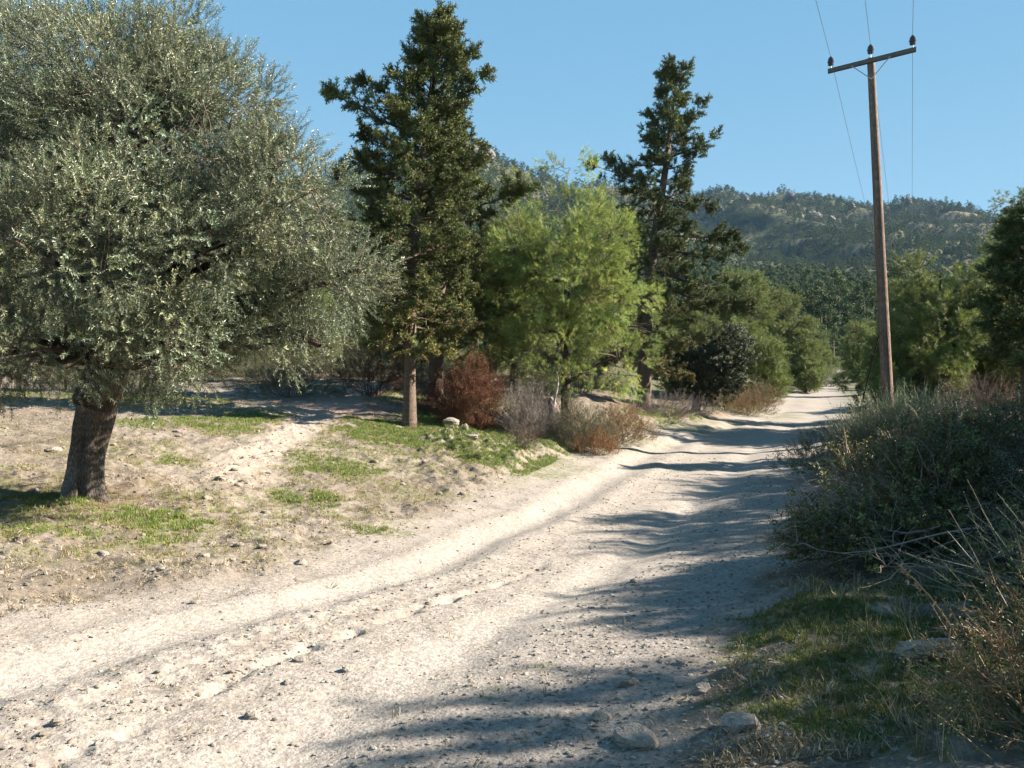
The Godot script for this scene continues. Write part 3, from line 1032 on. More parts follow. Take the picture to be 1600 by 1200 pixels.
	conifer(fir, [Vector3(0, 0, 0), Vector3(0.0, 1.2, 0), Vector3(0.02, 3.0, 0), Vector3(0.16, 5.5, 0), Vector3(0.45, 8.0, 0), Vector3(0.78, 10.25, 0)], [0.19, 0.145, 0.135, 0.11, 0.07, 0.015], 0.19,
		[[0.0, 0.9], [0.2, 1.1], [0.35, 1.6], [0.5, 1.7], [0.62, 1.5], [0.72, 1.25], [0.82, 0.95], [0.92, 0.5], [1.0, 0.12]], 88,
		[[0.70, PI, 2.55, 0.50], [0.78, 3.3, 1.8, 0.45], [0.745, 0.1, 1.75, 0.75], [0.80, -0.2, 1.5, 0.6], [0.88, 0.0, 0.9, 1.1], [0.89, 3.0, 0.9, 1.15], [0.55, 3.2, 2.0, 0.1], [0.56, 0.0, 1.9, 0.3], [0.40, 3.1, 2.1, 0.0]], cyp_s, mats["scale_leaf"], bark, 21.0, Color(1.05, 1.1, 1.0))
	base = Vector3(-2.28, ground(-2.28, -23.0) - 0.05, -23.0)
	fir = thing("conifer_tree", "dark conifer with grey trunk standing close behind the tallest one", "tree", base)
	conifer(fir, [Vector3(0, 0, 0), Vector3(0.05, 2.0, 0), Vector3(0.2, 5.0, 0), Vector3(0.4, 7.0, 0), Vector3(0.7, 8.7, 0)], [0.24, 0.19, 0.15, 0.07, 0.015], 0.17,
		[[0.0, 1.0], [0.2, 1.5], [0.4, 2.0], [0.55, 1.9], [0.7, 1.25], [0.85, 0.7], [1.0, 0.12]], 54,
		[[0.66, 0.1, 2.6, 0.35], [0.30, 0.2, 2.2, 0.0]], cyp_s, mats["scale_leaf"], bark, 20.0, Color(1.0, 1.05, 0.95))
	base = Vector3(4.95, ground(4.95, -29.0) - 0.05, -29.0)
	fir = thing("conifer_tree", "dark conifer with sparse ragged top, behind the bright green pine", "tree", base)
	conifer(fir, [Vector3(0, 0, 0), Vector3(0.05, 2.5, 0), Vector3(0.3, 5.5, 0), Vector3(0.85, 9.0, 0), Vector3(1.35, 13.0, 0)], [0.27, 0.22, 0.19, 0.11, 0.02], 0.13,
		[[0.0, 1.6], [0.15, 2.1], [0.3, 2.5], [0.45, 2.2], [0.52, 1.5], [0.6, 1.5], [0.68, 1.5], [0.76, 1.35], [0.86, 0.9], [0.94, 0.75], [1.0, 0.3]], 84,
		[[0.66, PI, 2.7, 0.25], [0.71, PI + 0.3, 2.2, 0.25], [0.62, 0.0, 2.0, -0.15], [0.80, 0.1, 1.7, 0.75], [0.73, 0.0, 2.0, 0.3], [0.50, 0.1, 3.2, 0.0], [0.46, -0.1, 3.6, 0.0], [0.40, -0.2, 3.9, -0.1], [0.36, 0.1, 3.8, -0.1], [0.30, 0.2, 3.6, -0.1], [0.33, 2.9, 2.6, 0.0]], cyp_s, mats["scale_leaf"], bark, 16.0, Color(0.95, 1.05, 1.0))

	# ---------------------------------------------------------------- the bright pine
	base = Vector3(1.6, ground(1.6, -22.4) - 0.05, -22.4)
	var pine := thing("pine_tree", "bright yellow-green pine with wispy top and drooping lower branches", "tree", base)
	lobes = []
	for l in [[890, 345, 22.4, 72, 42, 0.9], [845, 395, 22.0, 72, 48, 1.0], [930, 385, 22.2, 60, 48, 1.0], [885, 430, 21.8, 85, 58, 1.0], [970, 455, 22.0, 60, 36, 1.0], [915, 470, 21.5, 75, 50, 1.0], [965, 560, 21.8, 62, 46, 0.8], [870, 545, 21.6, 50, 34, 0.6], [915, 585, 21.4, 45, 22, 0.6], [820, 450, 22.5, 55, 55, 0.9], [822, 285, 22.8, 16, 26, 0.30], [890, 262, 22.6, 36, 26, 0.22], [932, 285, 22.6, 20, 26, 0.30], [850, 520, 22.0, 60, 40, 0.6], [782, 420, 23.4, 36, 70, 0.7], [975, 360, 22.6, 20, 36, 0.6], [1010, 515, 22.0, 32, 26, 0.5]]:
		lobes.append([pix(l[0], l[1], l[2]) - base, Vector3(l[3], l[4], l[3]) * l[2] / 1208.0, l[5]])
	lobed_tree(pine, [Vector3(0, 0, 0), Vector3(-0.05, 1.2, 0), Vector3(0.05, 2.6, 0.05), Vector3(0.0, 4.2, 0), Vector3(0.05, 5.6, 0)], [0.17, 0.14, 0.12, 0.08, 0.03], lobes, pine_bright, mats["needle"], bark, Color(0.15, 0.125, 0.105), 16.0, 9, 0.22, 0.3, 10, 0.2, 0.35, 1.0, 0.0)

	# ---------------------------------------------------------------- pines farther off: three grown, the rest copies
	var seeds := []
	for kind in 3:
		base = [Vector3(13.0, 0, -44.0), Vector3(20.4, 0, -58.0), Vector3(13.6, 0, -24.5)][kind]
		base.y = ground(base.x, base.z) - 0.05
		var t := thing("pine_tree", ["olive-green broad pine left of the far bend of the road", "olive-green pine nearest to the left verge at the far bend", "broad dark pine right of the power pole"][kind], "tree", base)
		var high: float = [7.3, 7.8, 4.9][kind]
		var wide: float = [2.4, 2.1, 2.3][kind]
		lobes = []
		for i in 13:
			var f := lerpf(0.10, 0.97, (i + 0.5) / 13.0)
			var reach := wide * (1.15 - 0.85 * f ** 1.6) * rf(0.35, 0.75)
			var a := i * 2.399
			var rr := wide * rf(0.36, 0.52) * (1.15 - 0.55 * f)
			lobes.append([Vector3(cos(a) * reach, high * f, sin(a) * reach), Vector3(rr, rr * rf(0.55, 0.8), rr)])
		lobed_tree(t, [Vector3.ZERO, Vector3(0.08, high * 0.3, 0), Vector3(-0.05, high * 0.6, 0.05), Vector3(0.05, high * 0.92, 0)], [0.18, 0.14, 0.09, 0.03], lobes, pine_deep, mats["needle"], bark, Color(0.15, 0.12, 0.10), 24.0, 9, 0.24, 0.15, 9, 0.3, 0.3, 1.0, -0.05)
		seeds.append(t)
	base = Vector3(0.05, ground(0.05, -26.0) - 0.05, -26.0)
	var shy := thing("pine_tree", "deeper green pine standing behind the left side of the bright pine", "tree", base)
	lobes = []
	for l in [[800, 375, 26.0, 36, 40], [790, 410, 26.0, 60, 55], [815, 480, 25.8, 65, 50], [780, 520, 26.0, 50, 40], [830, 540, 25.6, 50, 35]]:
		lobes.append([pix(l[0], l[1], l[2]) - base, Vector3(l[3], l[4], l[3]) * l[2] / 1208.0])
	lobed_tree(shy, [Vector3.ZERO, Vector3(0.05, 1.5, 0), Vector3(0.0, 3.5, 0), Vector3(0.1, 6.0, 0)], [0.16, 0.13, 0.10, 0.04], lobes, pine_deep, mats["needle"], bark, Color(0.15, 0.12, 0.10), 20.0, 9, 0.25, 0.2, 9, 0.25, 0.3, 0.9, -0.05)
	var dark := thing("carob_tree", "dense dark blue-green broad-leaved tree under the ragged conifer", "tree", Vector3(7.6, ground(7.6, -32.0), -32.0))
	lobes = []
	for i in 9:
		lobes.append([Vector3(rf(-1.4, 1.4), rf(0.7, 3.0), rf(-1.2, 1.2)), Vector3(1.0, 0.75, 1.0) * rf(0.8, 1.1)])
	lobed_tree(dark, [Vector3.ZERO, Vector3(0.1, 0.8, 0), Vector3(0, 1.6, 0)], [0.2, 0.17, 0.12], lobes, carob_s, mats["dull_leaf"], bark, Color(0.12, 0.10, 0.08), 16.0, 9, 0.26, 0.3, 9, 0.4, 0.25, 1.2)

	for e in [  # which, x, z, turn, size, label
		[1, 22.0, -58.0, 1.0, 0.76, "pine tree between the road bend and the olive-green pines"], [0, 31.5, -66.0, 2.2, 0.72, "small pine behind the foot of the power pole"], [2, 33.0, -84.0, 3.0, 1.1, "round pine on the lower slope just left of the power pole"],
		[0, 16.2, -31.0, 4.0, 0.76, "dark pine behind the pole, left of the broad dark pine"], [1, 18.4, -27.0, 0.4, 0.98, "tall pale-topped pine at the right edge behind the others"],
		[2, 15.7, -25.2, 1.9, 1.05, "dark pine between the broad pine and the conifer at the right edge"],
		[0, 9.8, -41.0, 2.7, 0.72, "shaded pine behind the dense dark tree"], [1, 21.6, -48.0, 5.1, 0.61, "young pine standing on the green verge of the bend"]]:
		copy_tree(seeds[e[0]], Vector3(e[1], ground(e[1], e[2]) - 0.05, e[2]), e[3], e[4], e[5])
	for e in [[0, -9.5, -36.0, 0.5, 0.61], [1, -13.5, -40.0, 1.7, 0.68], [2, -5.2, -43.0, 2.5, 0.9], [0, -18.0, -38.0, 3.3, 0.68], [1, -1.0, -46.0, 4.4, 0.72], [2, 3.2, -42.0, 5.2, 0.85], [0, -23.0, -44.0, 0.2, 0.76], [1, -8.0, -52.0, 1.2, 0.76], [2, -15.0, -55.0, 2.2, 1.0], [0, 6.0, -56.0, 3.2, 0.76], [1, 12.0, -60.0, 4.1, 0.76], [2, -28.0, -52.0, 5.0, 1.1], [1, -3.5, -33.0, 2.0, 0.42]]:
		copy_tree(seeds[e[0]], Vector3(e[1], ground(e[1], e[2]) - 0.05, e[2]), e[3], e[4], "shadowy pine closing the view behind the olive and the conifers", "pines behind the olive and the conifers")
	for e in [[2, 40.0, -88.0, 0.3, 1.1], [0, 26.0, -92.0, 1.4, 0.76], [1, 46.0, -100.0, 2.4, 0.91], [2, 30.0, -104.0, 3.1, 1.1], [0, 20.0, -100.0, 4.4, 0.84], [1, 38.0, -72.0, 5.2, 0.76], [2, 44.0, -66.0, 0.9, 1.1], [0, 29.0, -50.0, 2.1, 0.76], [1, 36.0, -56.0, 3.3, 0.84], [0, 14.5, -84.0, 1.9, 0.84], [2, 24.0, -38.0, 4.0, 1.0]]:
		copy_tree(seeds[e[0]], Vector3(e[1], ground(e[1], e[2]) - 0.05, e[2]), e[3], e[4], "pine in the belt of trees beyond the road's end", "pines beyond the road's end")

	base = Vector3(12.35, ground(12.35, -18.6) - 0.05, -18.6)
	fir = thing("conifer_tree", "dark conifer with slim pale trunk at the right edge of the picture", "tree", base)
	conifer(fir, [Vector3(0, 0, 0), Vector3(0.02, 1.5, 0), Vector3(0.0, 3.2, 0), Vector3(-0.1, 5.2, 0)], [0.13, 0.11, 0.08, 0.015], 0.3,
		[[0.0, 0.7], [0.3, 1.0], [0.5, 1.0], [0.7, 0.75], [0.85, 0.45], [1.0, 0.12]], 46, [], cyp_s, mats["scale_leaf"], bark, 18.0, Color(0.9, 1.0, 0.95))
	# trees to the right of the picture, whose shadows lie on the road
	for e in [[2, 11.5, -4.4, 0.4, 1.2], [0, 12.4, -7.6, 2.0, 0.84], [2, 13.0, -10.4, 3.0, 1.32], [2, 12.0, -0.4, 3.4, 1.3], [1, 16.5, -16.5, 1.1, 0.9], [0, 7.4, 0.8, 4.6, 1.1], [1, 9.2, -6.0, 5.6, 0.6], [1, 14.6, -9.2, 0.0, 0.82], [2, 5.8, 3.0, 2.0, 1.6], [2, 9.8, -2.2, 1.0, 0.95], [2, 11.7, -6.0, 5.0, 1.22], [1, 15.6, -14.8, 2.6, 0.9]]:
		copy_tree(seeds[e[0]], Vector3(e[1], ground(e[1], e[2]) - 0.05, e[2]), e[3], e[4], "pine growing along the right side of the road beyond the picture's edge", "pines along the right side of the road")

	forest()
	power_line(bark)
	undergrowth(lent_s, red_s, grey_s, straw_s, scrub_s, sage_s, carob_s)
	ground_cover()
	stones(stone)


func pix(u: float, v: float, d: float) -> Vector3:  # a place in the photograph at a given distance, as a point in the world
	var p := atan(40.0 / 1208.0)
	var x := (u - 800.0) / 1208.0 * d
	var y := (600.0 - v) / 1208.0 * d
	return Vector3(x, 1.6 + y * cos(p) + d * sin(p), y * sin(p) - d * cos(p))


func olive_trunk(o: Node3D, bark: Material) -> void:
	var b := Builder.new()
	var rings := 56
	var round := 64
	var high := 1.75
	for j in rings + 1:
		var h := high * j / rings - 0.08
		var r := table([[-0.1, 0.30], [0.05, 0.25], [0.3, 0.222], [0.75, 0.205], [1.1, 0.225], [1.4, 0.265], [1.75, 0.29]], h)
		var cx := table([[0.0, -0.02], [0.6, 0.03], [1.2, 0.13], [1.75, 0.27]], h)
		for k in round:
			var a := TAU * k / round
			var front := angle_difference(a, PI * 0.5 - 0.22 + 0.35 * h)
			var rear := angle_difference(a, -PI * 0.5 + 0.4)
			var cleft := 0.40 * exp(-(front / 0.17) ** 2) * smoothstep(1.08, 0.72, h) + 0.3 * exp(-(rear / 0.3) ** 2)
			var ribs := 0.07 * sin(a * 5.0 + h * 2.2) + 0.05 * sin(a * 9.0 - h * 3.0 + 1.0)
			var d := Vector3(cos(a), 0, sin(a))
			var rough := 0.13 * noise_b.get_noise_3dv(Vector3(d.x * 0.5, h * 0.5, d.z * 0.5)) + 0.05 * noise_c.get_noise_3dv(Vector3(d.x * 0.4, h * 0.25, d.z * 0.4))
			var roots := 0.5 * smoothstep(0.32, -0.08, h) * maxf(0.0, sin(a * 4.0 + 0.6))
			var p := Vector3(cx, h, 0) + d * r * (1.0 - cleft + ribs + rough + roots) * Vector3(1.0, 1.0, 0.9)
			b.v.append(p)
			var tone := clampf(0.5 + 0.9 * noise_b.get_noise_3dv(p * 0.7), 0, 1)
			b.c.append(Color(0.20, 0.17, 0.145).lerp(Color(0.44, 0.40, 0.36), tone * tone))
	b.n.resize(b.v.size())
	for j in rings + 1:
		for k in round:
			var e := b.v[j * round + (k + 1) % round] - b.v[j * round + (k + round - 1) % round]
			var f := b.v[mini(j + 1, rings) * round + k] - b.v[maxi(j - 1, 0) * round + k]
			b.n[j * round + k] = f.cross(e).normalized()
	for j in rings:
		for k in round:
			var p := j * round + k
			var q := j * round + (k + 1) % round
			b.idx.append(p); b.idx.append(q); b.idx.append(q + round)
			b.idx.append(p); b.idx.append(q + round); b.idx.append(p + round)
	obj("trunk", b.mesh(), bark, o)


# ------------------------------------------------------------------ hillside forest and crags
func far_crown(lobes_n: int, wide: float, high: float, bits := 130, small := 1.0) -> ArrayMesh:
	var b := Builder.new()
	b.tube([Vector3.ZERO, Vector3(0, high * 0.7, 0)], [0.16, 0.08], 4, Color(0.12, 0.10, 0.08))
	for i in lobes_n:
		var f := lerpf(0.22, 0.95, (i + 0.5) / lobes_n)
		var a := i * 2.4
		var reach := wide * (1.0 - 0.75 * f) * rf(0.5, 1.1)
		var c := Vector3(cos(a) * reach, high * f, sin(a) * reach)
		var rr := wide * rf(0.35, 0.55) * (1.1 - 0.5 * f)
		for k in bits:
			var q := dirv()
			var p := c + q * rr * sqrt(rng.randf()) * Vector3(1, 0.7, 1)
			var u := dirv()
			var w := u.cross(q + dirv() * 0.5).normalized()
			var s := rf(0.09, 0.22) * small
			b.tri(p - u * s, p + w * s, p + u * s - w * s * 0.4, shade(Color(0.055, 0.085, 0.032), 0.35))
	return b.mesh()


func forest() -> void:
	var m := surface("far_foliage", 0.75, 0.3, 0.15)
	var meshes := [far_crown(8, 2.6, 7.0), far_crown(7, 3.0, 6.0), far_crown(6, 2.0, 7.5)]
	var fine := [far_crown(9, 2.5, 7.0, 520, 0.5), far_crown(8, 2.9, 6.0, 520, 0.5), far_crown(7, 2.1, 7.5, 520, 0.5)]
	var where := []
	var tint := []
	var near_where := []
	var near_tint := []
	var d := 108.0
	while d < 1075.0:
		var step := 4.4 if d < 300.0 else 5.0
		var x := (-0.70 if d < 330.0 else -0.36) * d - 15.0
		while x < 0.72 * d + 20.0:
			var px := x + rf(-0.5, 0.5) * step
			var pz := -d + rf(-0.5, 0.5) * step
			var bare := noise_d.get_noise_2d(px * 1.6 + 300.0, pz * 1.6)
			var rocky := bare > 0.34 - 0.16 * smoothstep(0.55, 0.95, d / 1000.0)
			if not (rocky and rng.randf() < 0.5) and rng.randf() < 0.97 - 0.8 * maxf(0.0, noise_d.get_noise_2d(px * 6.0 + 900.0, pz * 6.0)):
				var s := rf(0.65, 1.35) * (1.0 + 0.55 * noise_d.get_noise_2d(px * 5.0, pz * 5.0 + 400.0))
				(near_where if d < 330.0 else where).append(Transform3D(Basis(Vector3.UP, rf(0, TAU)).scaled(Vector3(s, s * rf(0.85, 1.25), s)), Vector3(px, land(px, pz) - 0.3, pz)))
				var k := rf(0.7, 1.3) * (1.0 + 0.25 * noise_d.get_noise_2d(px * 4.0, pz * 4.0))
				(near_tint if d < 330.0 else tint).append(Color(k * rf(0.9, 1.12), k, k * rf(0.85, 1.15)))
			x += step
		d += step
	var o := Node3D.new()
	o.name = "forest"
	add_child(o)
	tag(o, "dense pine wood covering the mountain slopes", "", "", "stuff")
	split_copies("foliage", meshes, m, where, tint, o)
	split_copies("foliage", fine, m, near_where, near_tint, o)
	# bare crags
	var rock := surface("crag_rock", 0.95, 0.2)
	textured(rock, mats["stone"].albedo_texture, mats["bark"].albedo_texture, 60.0, Vector3(0.10, 0.05, 0.10))
	var shapes := []
	for i in 4:
		shapes.append(rock_mesh(14, 1.25, Color(0.27, 0.255, 0.24), 14, 20))
	var spots := [[742, 262, 690], [735, 285, 670], [752, 300, 655], [762, 275, 680], [725, 300, 650], [1140, 345, 930], [1165, 352, 925], [1185, 338, 945], [1125, 362, 905], [1210, 345, 950], [1235, 352, 930], [1268, 352, 935], [1290, 348, 950], [1275, 383, 835], [1298, 388, 825], [1252, 378, 845], [1330, 372, 870], [1345, 365, 900], [1405, 365, 930], [1420, 350, 960], [1385, 348, 960], [1365, 392, 800], [1460, 362, 930]]
	for i in spots.size():
		var e = spots[i]
		var p := pix(e[0], e[1], e[2])
		p.y = land(p.x, p.z) - 1.0
		var s := rf(4.0, 8.0)
		var c := obj("rock_outcrop", shapes[i % 4], rock)
		c.transform = Transform3D(Basis(Vector3.UP, rf(0, TAU)).scaled(Vector3(s * rf(0.8, 1.6), s * rf(1.0, 1.8), s)), p)
		if i < 5:
			tag(c, "pale cliff on the near peak seen between the conifer and the bright pine", "rock", "cliffs of the near peak")
		else:
			tag(c, "grey crag among the trees of the far mountain ridge", "rock", "crags of the far ridge")


# ------------------------------------------------------------------ power line
func power_line(bark: Material) -> void:
	var wood := surface("pole_wood", 0.85, 0.3)
	textured(wood, mats["bark"].albedo_texture, mats["bark"].albedo_texture, 1.4, Vector3(6.0, 0.30, 6.0), false)
	var metal := surface("galvanised", 0.5, 0.5)
	metal.metallic = 0.6
	var glaze := surface("glaze", 0.18, 0.6)
	var along := Vector3(0.455, 0, -0.89)     # the way the line runs
	var across := Vector3(0.80, 0, 0.60)
	var feet := []
	for e in [["wooden power pole with crossarm and three insulators, right of the road", 10.25, -21.0, 0.0], ["distant power pole showing as a thin dark post beside the near pole", 10.25 + 0.455 * 92.0, -21.0 - 0.89 * 92.0, 0.0]]:
		var foot := Vector3(e[1], land(e[1], e[2]) - 0.3, e[2])
		var o := thing("power_pole", e[0], "utility pole", foot)
		var first := feet.is_empty()
		var top := Vector3(-0.36, 10.72, 0.0) if first else Vector3(0.1, 10.45, 0)
		var b := Builder.new()
		var pts := []
		for i in 22:
			pts.append(Vector3.ZERO.lerp(top, i / 21.0))
		b.tube(pts, taper(21, 0.158, 0.098), 20, Color(0.27, 0.165, 0.115), noise_b, 0.03)
		for i in b.c.size():
			var q := b.v[i]
			var worn := clampf(0.5 + 0.9 * noise_b.get_noise_3dv(Vector3(q.x * 4.0, q.y * 0.35, q.z * 4.0)), 0, 1)
			b.c[i] = Color(0.27, 0.17, 0.125).lerp(Color(0.46, 0.35, 0.28), worn).lerp(Color(0.36, 0.30, 0.26), smoothstep(8.0, 10.5, q.y) * 0.6)
		var k := b.v.size()
		b.v.append(top + Vector3(0, 0.01, 0)); b.n.append(Vector3.UP); b.c.append(Color(0.2, 0.15, 0.12))
		for i in 20:
			b.idx.append(k - 20 + i); b.idx.append(k); b.idx.append(k - 20 + (i + 1) % 20)
		obj("post", b.mesh(), wood, o)
		var arm_at := top + Vector3(0, -0.12, 0) - along * 0.14
		var arm := Builder.new()
		arm_box(arm, arm_at, across * 1.12, along * 0.05, Vector3.UP * 0.055, Color(0.24, 0.225, 0.21))
		obj("crossarm", arm.mesh(), wood, o)
		for s in [-1.0, 1.0]:
			var br := Builder.new()
			var a: Vector3 = arm_at + across * 0.48 * s + Vector3(0, -0.05, 0) - along * 0.062
			var mid := top + Vector3(0.01, -0.62, 0) - along * 0.12
			br.tube([a + across * 0.03 * s, a, mid], [0.013, 0.013, 0.013], 6, Color(0.45, 0.45, 0.45))
			var brace := obj("brace", br.mesh(), metal, o)
			var bolt := Builder.new()
			bolt.tube([a - along * 0.02, a - along * 0.045], [0.022, 0.018], 6, Color(0.4, 0.38, 0.36))
			obj("bolt", bolt.mesh(), metal, brace)
		var heads := []
		for s in [-1.0, 0.0, 1.0]:
			var at: Vector3 = arm_at + across * 1.04 * s + Vector3(0, 0.055, 0)
			if s == 0.0:
				at = top + Vector3(0, 0.0, 0) - along * 0.10
			var ins := Builder.new()
			var prof := [[0.10, 0.035], [0.105, 0.075], [0.135, 0.082], [0.15, 0.045], [0.175, 0.05], [0.18, 0.088], [0.21, 0.092], [0.225, 0.05], [0.25, 0.05], [0.255, 0.075], [0.285, 0.072], [0.30, 0.04], [0.33, 0.042], [0.345, 0.02]]
			var ip := []
			var ir := []
			for q in prof:
				ip.append(at + Vector3(0, q[0], 0)); ir.append(q[1])
			ip.append(at + Vector3(0, 0.35, 0)); ir.append(0.001)
			ins.tube(ip, ir, 18, Color(0.030, 0.018, 0.016))
			var head := obj("insulator", ins.mesh(), glaze, o)
			var pin := Builder.new()
			pin.tube([at + Vector3(0, -0.06, 0), at + Vector3(0, 0.16, 0)], [0.014, 0.014], 8, Color(0.5, 0.5, 0.5))
			obj("insulator_pin", pin.mesh(), metal, head)
			heads.append(foot + at + Vector3(0, 0.335, 0))
		if first:
			var stay := Builder.new()
			var g := Vector3(-0.45, 0.3, -1.2)
			stay.tube([g, Vector3(-0.12, 3.4, -0.12)], [0.02, 0.02], 8, Color(0.05, 0.045, 0.045))
			obj("stay_rod", stay.mesh(), wood, o)
		feet.append(heads)
	var names := ["left conductor wire of the power line", "middle conductor wire running over the pole top", "right conductor wire of the power line"]
	var wire_m := surface("wire", 0.5, 0.4)
	wire_m.metallic = 0.3
	for s in 3:
		var w := Builder.new()
		var a: Vector3 = feet[0][s]
		var b: Vector3 = feet[1][s]
		var pts := []
		for i in 41:
			var t := i / 40.0
			pts.append(a.lerp(b, t) + Vector3.DOWN * 4.0 * 1.5 * t * (1.0 - t))
		var c := a - along * 92.0 + Vector3(0, -1.2, 0)
		var rear := []
		for i in range(40, 0, -1):
			var t := i / 40.0
			rear.append(a.lerp(c, t) + Vector3.DOWN * 4.0 * 1.4 * t * (1.0 - t))
		rear.append_array(pts)
		w.tube(rear, taper(rear.size() - 1, 0.0065, 0.0065), 5, Color(0.12, 0.12, 0.125))
		tag(obj("power_wire", w.mesh(), wire_m), names[s], "wire")


func arm_box(b: Builder, c: Vector3, x: Vector3, y: Vector3, z: Vector3, col: Color) -> void:
	for ax in [[x, y, z], [y, z, x], [z, x, y]]:
		for s in [-1.0, 1.0]:
			var o: Vector3 = c + ax[0] * s
			var p: Vector3 = ax[1]
			var q: Vector3 = ax[2]
			var corners := [o - p - q, o + p - q, o + p + q, o - p + q]
			if ((corners[2] - corners[0]).cross(corners[1] - corners[0])).dot(ax[0] * s) < 0.0:
				corners.reverse()
			b.tri(corners[0], corners[1], corners[2], col)
			b.tri(corners[0], corners[2], corners[3], col)


# ------------------------------------------------------------------ bushes
func undergrowth(lent_s: Array, red_s: Array, grey_s: Array, straw_s: Array, scrub_s: Array, sage_s: Array, carob_s: Array) -> void:
	var leaf: Material = mats["leaf"]
	var dry: Material = mats["dry"]
	var one := Color(1, 1, 1)
	# right of the road
	big_shrub(lent_s)
	var sage := thing("sage_bush", "grey-green wispy bush at the foot of the power pole", "bush", Vector3(6.35, ground(6.35, -12.3), -12.3))
	var where := []
	var tint := []
	for i in 3600:
		var a := rf(0, TAU)
		var r := sqrt(rng.randf())
		var foot := Vector3(cos(a) * r * 1.05, 0, sin(a) * r * 0.9)
		var h := rf(0.1, 1.35) * (1.0 - 0.45 * r * r)
		var d := (Vector3(foot.x * 0.55, 1.0, foot.z * 0.55) + dirv() * 0.35).normalized()
		where.append(Transform3D(aim(d, rf(0, TAU), rf(0.6, 1.1)), foot + Vector3.UP * h * 0.95))
		var k := rf(0.75, 1.25) * lerpf(0.8, 1.15, h)
		tint.append(Color(k * lerpf(1.2, 0.95, h), k, k))
	split_copies("stems", sage_s, leaf, where, tint, sage)
	bush("lentisk_bush", "dark green bush at the road edge, left of the grey-green bush", Vector2(6.2, -15.0), Vector3(1.0, 0.85, 1.0), lent_s, leaf, 700, one, Color(0.15, 0.12, 0.1))
	bush("bramble_bush", "dry thorny bush with orange stalks at the right picture edge, nearest the camera", Vector2(2.28, -2.95), Vector3(0.62, 0.48, 0.5), [scrub_small([Color(0.13, 0.16, 0.05), Color(0.19, 0.20, 0.08)], [Color(0.22, 0.17, 0.10), Color(0.16, 0.12, 0.08)]), scrub_small([Color(0.17, 0.13, 0.07), Color(0.10, 0.115, 0.045)], [Color(0.28, 0.20, 0.13)])], leaf, 420, Color(1.0, 0.95, 0.9), Color(0.26, 0.17, 0.10), 0.3, 0.15)
	bush("thorn_bush", "blue-grey spiny bush reaching in from the right, above the dry thorny bush", Vector2(3.15, -4.25), Vector3(0.75, 0.6, 0.6), [thorn_stem(), thorn_stem()], leaf, 150, one, Color(0.2, 0.17, 0.13), 0.2, 0.2, 0.0, "", Vector3.ZERO, 7)
	for e in [[2.42, -3.55, "tall dry seed stalk standing beside the spiny bush"], [2.05, -3.1, "dry stalk bending left over the thorny bush"]]:
		var b := Builder.new()
		var top := Vector3(-0.10, 0.75, 0.05) if e[1] < -3.3 else Vector3(-0.42, 0.62, -0.2)
		var pts := limb_pts(Vector3(0, -0.05, 0), top, 8, 0.05, 0.03)
		b.tube(pts, taper(8, 0.006, 0.003), 6, Color(0.30, 0.22, 0.13))
		for k in 40:
			var p: Vector3 = top - (top - pts[5]).normalized() * rf(0, 0.16) + dirv() * 0.012
			b.leaf(p, dirv(), dirv(), rf(0.012, 0.03), 0.01, shade(Color(0.32, 0.24, 0.15), 0.25))
		var o := obj("dry_stalk", b.mesh(), dry)
		o.position = Vector3(e[0], ground(e[0], e[1]), e[1])
		tag(o, e[2], "plant stalk")
	# between the conifers and the bright pine
	bush("dead_bush", "large rust-brown dead bush beside the conifer trunks", Vector2(-0.95, -19.8), Vector3(0.72, 1.75, 0.7), red_s, dry, 700, Color(1.0, 0.85, 0.8), Color(0.15, 0.10, 0.08), 0.45, 0.2)
	bush("dead_bush", "low rust-brown dead bush in front of the grey conifer trunk", Vector2(-1.75, -21.2), Vector3(0.75, 1.1, 0.7), red_s, dry, 420, Color(0.85, 0.75, 0.75), Color(0.15, 0.10, 0.08), 0.3, 0.2)
	bush("twiggy_bush", "bare grey twiggy bush between the rust-brown bush and the bright pine", Vector2(0.35, -19.9), Vector3(0.85, 1.25, 0.75), grey_s, dry, 760, one, Color(0.25, 0.22, 0.20), 0.4, 0.15)
	bush("twiggy_bush", "small dark leafless bush on the grass bank", Vector2(0.28, -17.4), Vector3(0.28, 0.42, 0.28), grey_s, dry, 70, Color(0.6, 0.55, 0.5), Color(0.12, 0.1, 0.09), 0.6, 0.2)
	bush("scrub_bush", "green and brown scrub below the bright pine, left of the straw-brown bush", Vector2(1.7, -19.9), Vector3(0.8, 1.05, 0.7), scrub_s, leaf, 620, one, Color(0.2, 0.14, 0.1), 0.4, 0.2)
	bush("scrub_bush", "olive-green scrub behind the bare grey twiggy bush", Vector2(0.9, -22.2), Vector3(0.8, 1.1, 0.7), scrub_s, leaf, 360, Color(0.9, 0.95, 0.9), Color(0.2, 0.16, 0.12), 0.4, 0.2)
	bush("straw_bush", "straw-brown dry bush at the edge of the left bank", Vector2(3.0, -21.4), Vector3(1.0, 0.95, 0.8), straw_s, dry, 560, one, Color(0.24, 0.17, 0.11), 0.5, 0.2)
	bush("straw_bush", "reddish-brown dry bush low on the bank beside the green scrub", Vector2(2.1, -19.2), Vector3(0.5, 0.45, 0.5), straw_s, dry, 200, Color(1.0, 0.85, 0.75), Color(0.2, 0.12, 0.08), 0.5, 0.2)
	bush("straw_bush", "brown dry bush beside the road where the bank turns", Vector2(10.6, -35.0), Vector3(1.3, 0.95, 1.0), straw_s, dry, 520, Color(0.8, 0.8, 0.7), Color(0.2, 0.14, 0.1), 0.4, 0.2)
